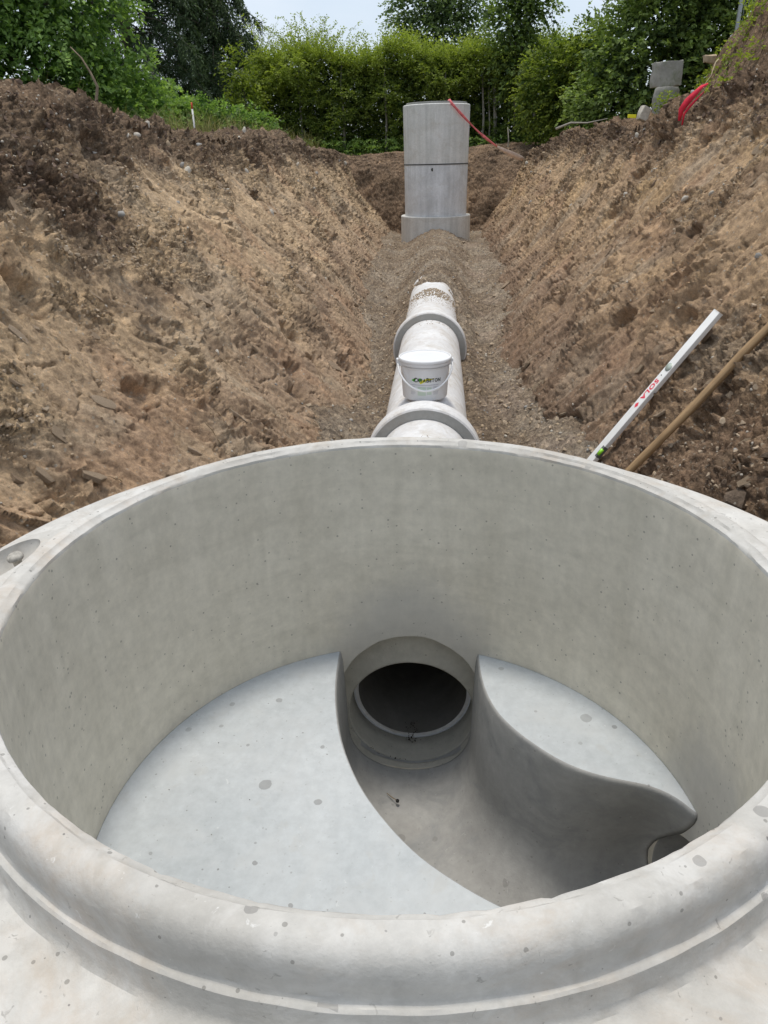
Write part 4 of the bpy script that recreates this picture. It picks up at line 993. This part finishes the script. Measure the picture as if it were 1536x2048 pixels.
def hedge():
    e = empty('hedge', (-.3, 18.8, .6), label='tall clipped hornbeam hedge across the far end of the trench with ragged top shoots', cat='hedge')
    n = 11500; X0, X1 = -3.75, 3.9
    x = rng.uniform(X0, X1, n); z = rng.uniform(0, 1, n)**.9; topz = 2.12 + .30*perlin(x*.9, x*0, 600) + .16*perlin(x*4, x*0, 601)
    y = -.50 + .50*perlin(x*1.2, z*3, 602) + .28*perlin(x*3.5, z*8, 603) + rng.random(n)**2*.5
    P = np.stack([x, y, z*topz], 1); cl = .5+.5*perlin(x*2.1, z*5, 604)
    keep = rng.random(n) < .3+.95*cl; P, cl = P[keep], cl[keep]; m = len(P)
    D = np.stack([rng.normal(size=m)*.6, -np.ones(m)*.8, rng.normal(size=m)*.35 + .15], 1)
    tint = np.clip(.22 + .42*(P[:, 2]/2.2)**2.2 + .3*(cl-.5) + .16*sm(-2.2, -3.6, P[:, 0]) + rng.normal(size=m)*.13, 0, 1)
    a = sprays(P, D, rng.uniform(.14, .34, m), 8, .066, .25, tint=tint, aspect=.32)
    # top skin
    n2 = 2600; x = rng.uniform(X0, X1, n2); yy = rng.uniform(-.6, .5, n2); tz = 2.16 + .30*perlin(x*.9, x*0, 600) + .16*perlin(x*4, x*0, 601)
    P = np.stack([x, yy, tz - rng.random(n2)*.2], 1); D = np.stack([rng.normal(size=n2)*.5, rng.normal(size=n2)*.4-.2, np.ones(n2)], 1)
    b = sprays(P, D, rng.uniform(.12, .55, n2), 8, .062, .1, tint=np.clip(.72+rng.normal(size=n2)*.15, 0, 1), aspect=.32)
    # left end
    n3 = 1200; P = np.stack([X0 + .2*rng.normal(size=n3)*.6, rng.uniform(-.6, .6, n3), rng.uniform(0, 2.2, n3)], 1); D = np.stack([-np.ones(n3), rng.normal(size=n3)*.5-.3, rng.normal(size=n3)*.3], 1)
    c = sprays(P, D, rng.uniform(.15, .4, n3), 8, .066, .2, tint=np.clip(.5+rng.normal(size=n3)*.18, 0, 1))
    # dark interior leaves
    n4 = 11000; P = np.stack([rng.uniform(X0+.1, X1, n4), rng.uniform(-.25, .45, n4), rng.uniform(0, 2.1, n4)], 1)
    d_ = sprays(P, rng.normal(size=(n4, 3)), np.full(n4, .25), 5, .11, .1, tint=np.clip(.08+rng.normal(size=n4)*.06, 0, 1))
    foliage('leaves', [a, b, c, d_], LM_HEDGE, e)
    # shoots above the top
    bm = bmesh.new(); Ps, Ds = [], []
    for k in range(120):
        x = random.uniform(X0, X1) if k < 45 else random.gauss(-2.9, .55); x = max(X0, min(X1, x)); L = random.uniform(.25, .95) if k >= 45 else random.uniform(.2, .6); p = Vector((x, random.uniform(-.4, .3), 2.05)); d = Vector((random.gauss(0, .35), random.gauss(0, .2), 1)).normalized(); pts = [p]
        for j in range(7):
            d = (d + Vector((random.gauss(0, .12)+(.06 if d.x > 0 else -.06), random.gauss(0, .08), -.05*j/3))).normalized(); pts.append(pts[-1]+d*L/6)
            for _ in range(3): Ps.append(pts[-1].lerp(pts[-2], random.random())[:]); Ds.append((d+Vector((random.gauss(0, .9), random.gauss(0, .6), random.gauss(0, .4))))[:])
        tube(bm, pts, [.005, .005, .004, .004, .003, .003, .002, .001], 4, cap=False)
    Ps, Ds = np.array(Ps), np.array(Ds); foliage('shoot_leaves', [sprays(Ps, Ds, rng.uniform(.05, .14, len(Ps)), 3, .055, .1, tint=np.clip(.75+rng.normal(size=len(Ps))*.15, 0, 1))], LM_YEL, e)
    link('shoots', bm_mesh('sh', bm), BARK, e, kind='stuff')
    for (x, h, r) in ((-2.9, 1.9, .03), (-1.9, 2.0, .035), (-.9, 2, .03), (.5, 2, .035), (1.35, 2.0, .028), (1.62, 1.8, .045), (1.5, 1.6, .022), (2.5, 2, .03), (3.1, 1.9, .03)):
        bm = bmesh.new(); tube(bm, [(x, -.55, -.1), (x+.02, -.5, h*.4), (x-.03, -.4, h*.8), (x, -.3, h)], [r, r*.9, r*.7, r*.3], 8); link('stem', bm_mesh('st', bm), BARKP, e)
hedge()

def conifer(label, base, H, R, n_br, seed, dens=1.):
    r = random.Random(seed); e = empty('spruce_tree', base, label=label, cat='tree', group='trees and shrubs behind the trench')
    bm = bmesh.new(); P, D, T = [], [], []
    tube(bm, [(0, 0, -.3), (0, 0, H*.5), (0, 0, H)], [.16, .10, .01], 8)
    for i in range(n_br):
        t = (i+r.random())/n_br; z = .3 + (H-.4)*t; rad = R*(1-t)**.75*r.uniform(.75, 1.15); az = i*2.4+r.uniform(-.3, .3)
        d = Vector((math.cos(az), math.sin(az), 0)); pts = []
        for k in range(9):
            s = k/8; pts.append(Vector((0, 0, z)) + d*rad*s + Vector((0, 0, .12*rad*math.sin(s*2.2) - .42*rad*s*s)))
        tube(bm, pts, [.028*(1-.9*k/8) for k in range(9)], 5, cap=False)
        nt_ = int(44*rad/R*dens)+8
        for k in range(nt_):
            s = .2+.8*r.random()**.8; j = min(7, int(s*8)); p = pts[j].lerp(pts[j+1], s*8-j) + Vector([r.gauss(0, .03) for _ in range(3)])
            sd2 = Vector((-d.y, d.x, 0))*r.choice((-1, 1)); P.append(p[:]); D.append((sd2*r.uniform(.2, .8)+d*r.uniform(.2, .7)+Vector((0, 0, -r.uniform(.3, 1.1))))[:]); T.append(r.gauss(.45, .2)*(.5+.5*s))
    P, D, T = np.array(P), np.array(D), np.clip(np.array(T), 0, 1); n = len(P)
    foliage('crown', [sprays(P, D, rng.uniform(.22, .55, n), 12, .10, .35, tint=T, aspect=.13, spread=.8), sprays(P, D+rng.normal(size=D.shape)*.3, rng.uniform(.15, .4, n), 8, .13, .3, tint=T*.5, aspect=.16)], LM_CON, e)
    link('trunk', bm_mesh('trunk', bm), BARK, e)
conifer('tall dark spruce with drooping branches behind the bright green tree', (-7.9, 20.5, .5), 11.0, 3.6, 190, 11, 1.5)
conifer('second dark spruce with thin open right side beside the sky gap', (-6.0, 21.8, .5), 6.6, 2.0, 110, 12, 1.1)

def grass(name, label, pts, hmin, hmax, mat):
    n = len(pts); P = np.array(pts); h = rng.uniform(hmin, hmax, n); a = rng.uniform(0, 2*PI, n); lean = rng.normal(size=(n, 2))*.35
    w = rng.uniform(.0012, .0035, n); S = np.stack([np.cos(a)*w, np.sin(a)*w, 0*w], 1)
    m1 = P + np.stack([lean[:, 0]*h*.25, lean[:, 1]*h*.25, h*.55], 1); tp = P + np.stack([lean[:, 0]*h, lean[:, 1]*h, h*.92], 1)
    V = np.stack([P-S, P+S, m1+S*.8, m1-S*.8, tp], 1).reshape(-1, 3); i = np.arange(n)[:, None]*5
    Fq = np.concatenate([np.concatenate([i, i+1, i+2], 1), np.concatenate([i, i+2, i+3], 1), np.concatenate([i+3, i+2, i+4], 1)])
    t = np.repeat(np.clip(rng.normal(size=n)*.25+.5, 0, 1), 5)
    link(name, mesh_np(name, V, Fq, attrs={'tint': t}), mat, None, smooth=False, kind='stuff', label=label)
LM_GRASS = leaf_mat('grass_blade', (.10, .13, .03), (.42, .36, .17), .3); LM_GRASSG = leaf_mat('grass_green', (.05, .09, .015), (.22, .27, .06), .3)
def on_bank(V, K, lo, hi, y0, y1, n):
    w = area_w(V)*(K > lo)*(K < hi)*(V[..., 1] > y0)*(V[..., 1] < y1); return pick_pts(V, w, n)
grass('dry_grass', 'tall dry grass along the left bank top in front of the hedge', np.concatenate([on_bank(VL, KL, 1.18, 2.6, 7.2, 17, 14000), on_bank(VL, KL, 1.3, 2.6, 4.5, 8, 900)]), .12, .42, LM_GRASS)
grass('green_grass', 'green grass and weeds below the trees and on the right terrace edge', np.concatenate([on_bank(VL, KL, 1.5, 3, 5.5, 17, 8000), on_bank(VR, KR, 1.62, 2.6, 6.5, 13, 9000)]), .06, .26, LM_GRASSG)
def weeds(label, pts, size, mat):
    e = empty('weed_patch', tuple(pts.mean(0)), label=label, cat='weeds', kind='stuff'); b = np.array(e.location); n = len(pts)
    D = np.stack([rng.normal(size=n)*.7, rng.normal(size=n)*.7-.3, np.ones(n)*.6], 1)
    foliage('leaves', [sprays(pts-b, D, rng.uniform(.08, .25, n), 6, size, .4, tint=np.clip(.5+rng.normal(size=n)*.22, 0, 1))], mat, e)
weeds('creeping green weeds hanging over the earth beside the concrete blocks', on_bank(VR, KR, 1.32, 1.75, 7.6, 10.5, 420) + np.array([0, 0, .02]), .05, LM_YEL)
weeds('weeds growing round the lower concrete block', np.stack([2.68+rng.random(150)*.42, 9.15+rng.random(150)*.25, .97+rng.random(150)**2*.22], 1), .045, LM_YEL)
weeds('low green weeds at the foot of the hedge', np.stack([rng.uniform(-3.8, 2.2, 900), 18.0+rng.normal(size=900)*.15, .62+rng.random(900)*.35], 1), .06, LM_BRIGHT)

# ------------------------------------------------------------------ concrete blocks, stones, fence, stake, branches
def onz(V, x, y): p = surf(V, x, y); return float(p[2])
zb = 1.0
def block(bm, name, loc, label, seed):
    bmesh.ops.subdivide_edges(bm, edges=[e_ for e_ in bm.edges if e_.calc_length() > .1], cuts=5, use_grid_fill=True)
    for v in bm.verts: v.co += .018*Vector((mn.noise(v.co*7+Vector((seed, 0, 0))), mn.noise(v.co*7+Vector((0, seed, 0))), .5*mn.noise(v.co*7+Vector((0, 0, seed))))) + .006*mn.noise(v.co*30)*Vector((1, 1, 1))
    o = link(name, bm_mesh(name, bm), M_BLOCK, None, label=label, cat='concrete block', group='old concrete blocks on the right bank'); o.location = loc; sharp(o.data, 45); return o
bm = lathe([(.150, 0), (.152, .1), (.152, .2), (.148, .30), (.140, .325)], 40, cap=True)
block(bm, 'concrete_block', (2.82, 9.45, .98), 'lower weathered round concrete block below the mossy one at the foot of the terrace', 3)
bm = bmesh.new(); box(bm, -.145, .145, -.13, .13, 0, .27, .012)
b2 = block(bm, 'concrete_block', (2.84, 9.62, 1.325), 'upper greenish mossy squared concrete block in front of the beech', 5); b2.rotation_euler = (.03, -.05, .2)
s1 = chunk('stone_chunk', (2.37, 8.65, .93), (.10, .09, .14), M_STONES[0], 'pale upright stone beside the yellow tag', 'stone', 8, amp=.2); s1.rotation_euler = (0, .25, .3)
yt = chunk('plastic_tag', (2.22, 8.5, .955), (.09, .03, .035), YLW, 'small yellow plastic scrap on the right bank top', 'plastic scrap', 9, amp=.15)
s2 = chunk('stone_chunk', (3.10, 8.9, 1.50), (.13, .10, .07), M_STONES[2], 'large tan stone lying at the terrace edge', 'stone', 12, amp=.35)

GALV = plain('galvanised_steel', (.36, .38, .38), .5, .5, .6, .15, 30)
e = empty('mesh_fence', (4.05, 11.0, 1.55), label='grey steel mesh fence with post at the top right corner', cat='fence')
bm = bmesh.new(); box(bm, -.022, .022, -.022, .022, -.3, 1.6, .003); link('post', bm_mesh('p', bm), GALV, e, smooth=False)
for yy in np.arange(-.02, 1.5, .2):
    bm = bmesh.new(); tube(bm, [(.02, 0, yy), (2.4, 0, yy)], .003, 5); link('wire', bm_mesh('w', bm), GALV, e)
for xx in np.arange(.05, 2.4, .05):
    bm = bmesh.new(); tube(bm, [(xx, 0, -.1), (xx, 0, 1.45)], .0025, 5); link('rod', bm_mesh('r', bm), GALV, e)
e = empty('marker_stake', (-2.66, 8.0, .80), label='thin white marking stake with red tip on the left bank top', cat='stake')
bm = bmesh.new(); tube(bm, [(0, 0, 0), (.0, 0, .34)], .010, 8); link('pole', bm_mesh('p', bm), plain('white_paint', (.75, .74, .70), .6, var=.1), e)
bm = bmesh.new(); tube(bm, [(.0, 0, .34), (.0, 0, .405)], [.0103, .009], 8); link('painted_tip', bm_mesh('t', bm), plain('red_paint', (.55, .08, .04), .6), e)
def branch(name, label, pts, r, mat=M_TWIG, subs=()):
    b = Vector(pts[0]); e = empty(name, b, label=label, cat='branch'); bm = bmesh.new(); n = len(pts); tube(bm, [Vector(p)-b for p in pts], [r*(1-.75*k/(n-1)) for k in range(n)], 7)
    link('stem', bm_mesh('s', bm), mat, e)
    for s in subs: bm = bmesh.new(); tube(bm, [Vector(p)-b for p in s], [r*.5, r*.4, r*.2][:len(s)], 6); link('side_twig', bm_mesh('t', bm), mat, e)
branch('bare_branch', 'crooked bare branch sticking up from the left earth heap', [(-2.72, 5.6, .85), (-2.73, 5.6, 1.05), (-2.70, 5.62, 1.18), (-2.74, 5.62, 1.28), (-2.80, 5.64, 1.38), (-2.88, 5.65, 1.46)], .016,
       subs=([(-2.72, 5.6, .95), (-2.85, 5.6, 1.05), (-2.92, 5.6, 1.16)],))
branch('dead_twig', 'pale dry twig standing upright at the foot of the hedge right of the shaft', [(1.55, 17.0, .6), (1.56, 17.0, .9), (1.53, 17.0, 1.15)], .02, M_STONES[0])
branch('dead_twig', 'reddish dry twig leaning against the hedge left of the hornbeam bush', [(2.3, 16.9, .7), (2.15, 16.9, 1.2), (1.98, 16.9, 1.7), (1.78, 16.9, 2.0)], .02, M_TWIG)
branch('pale_root', 'looping pale root hanging from the right terrace edge', [(2.92, 8.0, 1.45), (2.88, 7.95, 1.42), (2.84, 7.9, 1.30), (2.76, 7.9, 1.18), (2.68, 7.9, 1.08)], .008, plain('pale_root', (.45, .36, .24), .9))
branch('fallen_branch', 'grey branch lying across the soil on the right bank top', [(1.98, 12.8, .98), (2.2, 12.7, 1.06), (2.45, 12.6, 1.05), (2.75, 12.5, 1.10)], .02, plain('grey_wood', (.35, .32, .27), .9, var=.2))
# twig in the channel
e = empty('dry_leaf_twig', (-.045, .465, -1.022), label='tiny dried twig lying in the dark flow channel', cat='twig'); bm = bmesh.new(); tube(bm, [(-.02, .02, .006), (-.005, .008, .004), (.012, -.004, .004)], [.001, .0015, .001], 5); link('stem', bm_mesh('s', bm), M_ROOT, e)
bm = bmesh.new(); bmesh.ops.create_icosphere(bm, subdivisions=1, radius=.006); link('bud', bm_mesh('b', bm), plain('dark_bud', (.02, .02, .02), .7), e).location = (.012, -.006, .006)

# big broken clay chunks on the near right of the trench
k = 0
for (x, y, s, rz) in ((1.20, 1.55, .07, .3), (1.12, 1.42, .055, 1.1), (1.27, 1.40, .075, 2.0), (1.17, 1.30, .05, .7), (1.33, 1.62, .06, .1), (1.05, 1.62, .04, .5), (1.28, 1.22, .07, 1.4), (1.22, 1.72, .045, .9), (1.36, 1.48, .05, 2.3)):
    p = surf(VR, x, y); bm = bmesh.new(); bv, bf = CLOD[k % 8]; k += 1
    me = mesh_np('clay_chunk', BIGCLOD[k % 6][0]*s*np.array([.95, .8, .8]), BIGCLOD[k % 6][1], cols={'soil': np.tile([.19, .145, .112], (len(BIGCLOD[k % 6][0]), 1))*random.uniform(.8, 1.25)}, attrs={'frag': np.full(len(BIGCLOD[k % 6][0]), .5)}); o = link('clay_chunk', me, M_SOIL, bankR, smooth=False)
    o.location = p; o.rotation_euler = (rz, rz*.7, rz*1.3)

# sheared plates of clay sticking out of the banks
def plates(bo, V, K, Rg, side, n, cols, seed):
    r = random.Random(seed); w = area_w(V)*(1/(1.2+np.maximum(V[..., 1], 0))**1.6)*(V[..., 1] > .2)*(V[..., 1] < 9)*(K > .04)*(K < .8)*(np.hypot(V[..., 0], V[..., 1]) > 1.05)
    P = pick_pts(V, w, n); nrm = Vector((-side*.77, 0, .64)); mes = []
    for k in range(8):
        bm = bmesh.new(); q_ = r.randint(8, 12)
        for j in range(q_):
            a = 2*PI*j/q_ + r.uniform(-.2, .2); rr = r.uniform(.6, 1.15)
            for zz in (-.28, .16): bm.verts.new((rr*math.cos(a)*1.5*(1 if zz > 0 else .9), rr*math.sin(a)*.75, zz + r.uniform(-.07, .07)))
        res = bmesh.ops.convex_hull(bm, input=bm.verts); bmesh.ops.delete(bm, geom=[g for g in res['geom_interior'] if isinstance(g, bmesh.types.BMVert)], context='VERTS')
        bmesh.ops.triangulate(bm, faces=bm.faces); bm.verts.index_update()
        v = np.array([v.co[:] for v in bm.verts]); f = np.array([[v.index for v in f.verts] for f in bm.faces]); bm.free()
        me = mesh_np('plate', v, f, cols={'soil': np.tile(cols[k % len(cols)], (len(v), 1))}, attrs={'frag': np.full(len(v), .35)}); me.materials.append(M_SOIL); mes.append(me)
    for p in P:
        o = bpy.data.objects.new('clay_chunk', r.choice(mes)); COL.objects.link(o); o.parent = bo; s_ = r.uniform(.012, .034)*(1 + .25*max(0, p[1])**.7)*r.uniform(.7, 1.2)
        fall = Vector((-side*.64, .35*r.uniform(.3, 1.6), -.77)).normalized(); nn = (nrm + Vector((r.gauss(0, .22), r.gauss(0, .22), r.gauss(0, .22)))).normalized(); x = (fall - nn*fall.dot(nn)).normalized(); y = nn.cross(x)
        o.matrix_world = Matrix(((x.x*s_, y.x*s_, nn.x*s_, p[0]), (x.y*s_, y.y*s_, nn.y*s_, p[1]), (x.z*s_, y.z*s_, nn.z*s_, p[2]), (0, 0, 0, 1)))
plates(bankL, VL, KL, RL, -1, 110, [(.48, .37, .27), (.52, .405, .30), (.44, .335, .245)], 1)
plates(bankR, VR, KR, RR, 1, 110, [(.40, .31, .225), (.44, .34, .25), (.34, .26, .195)], 2)
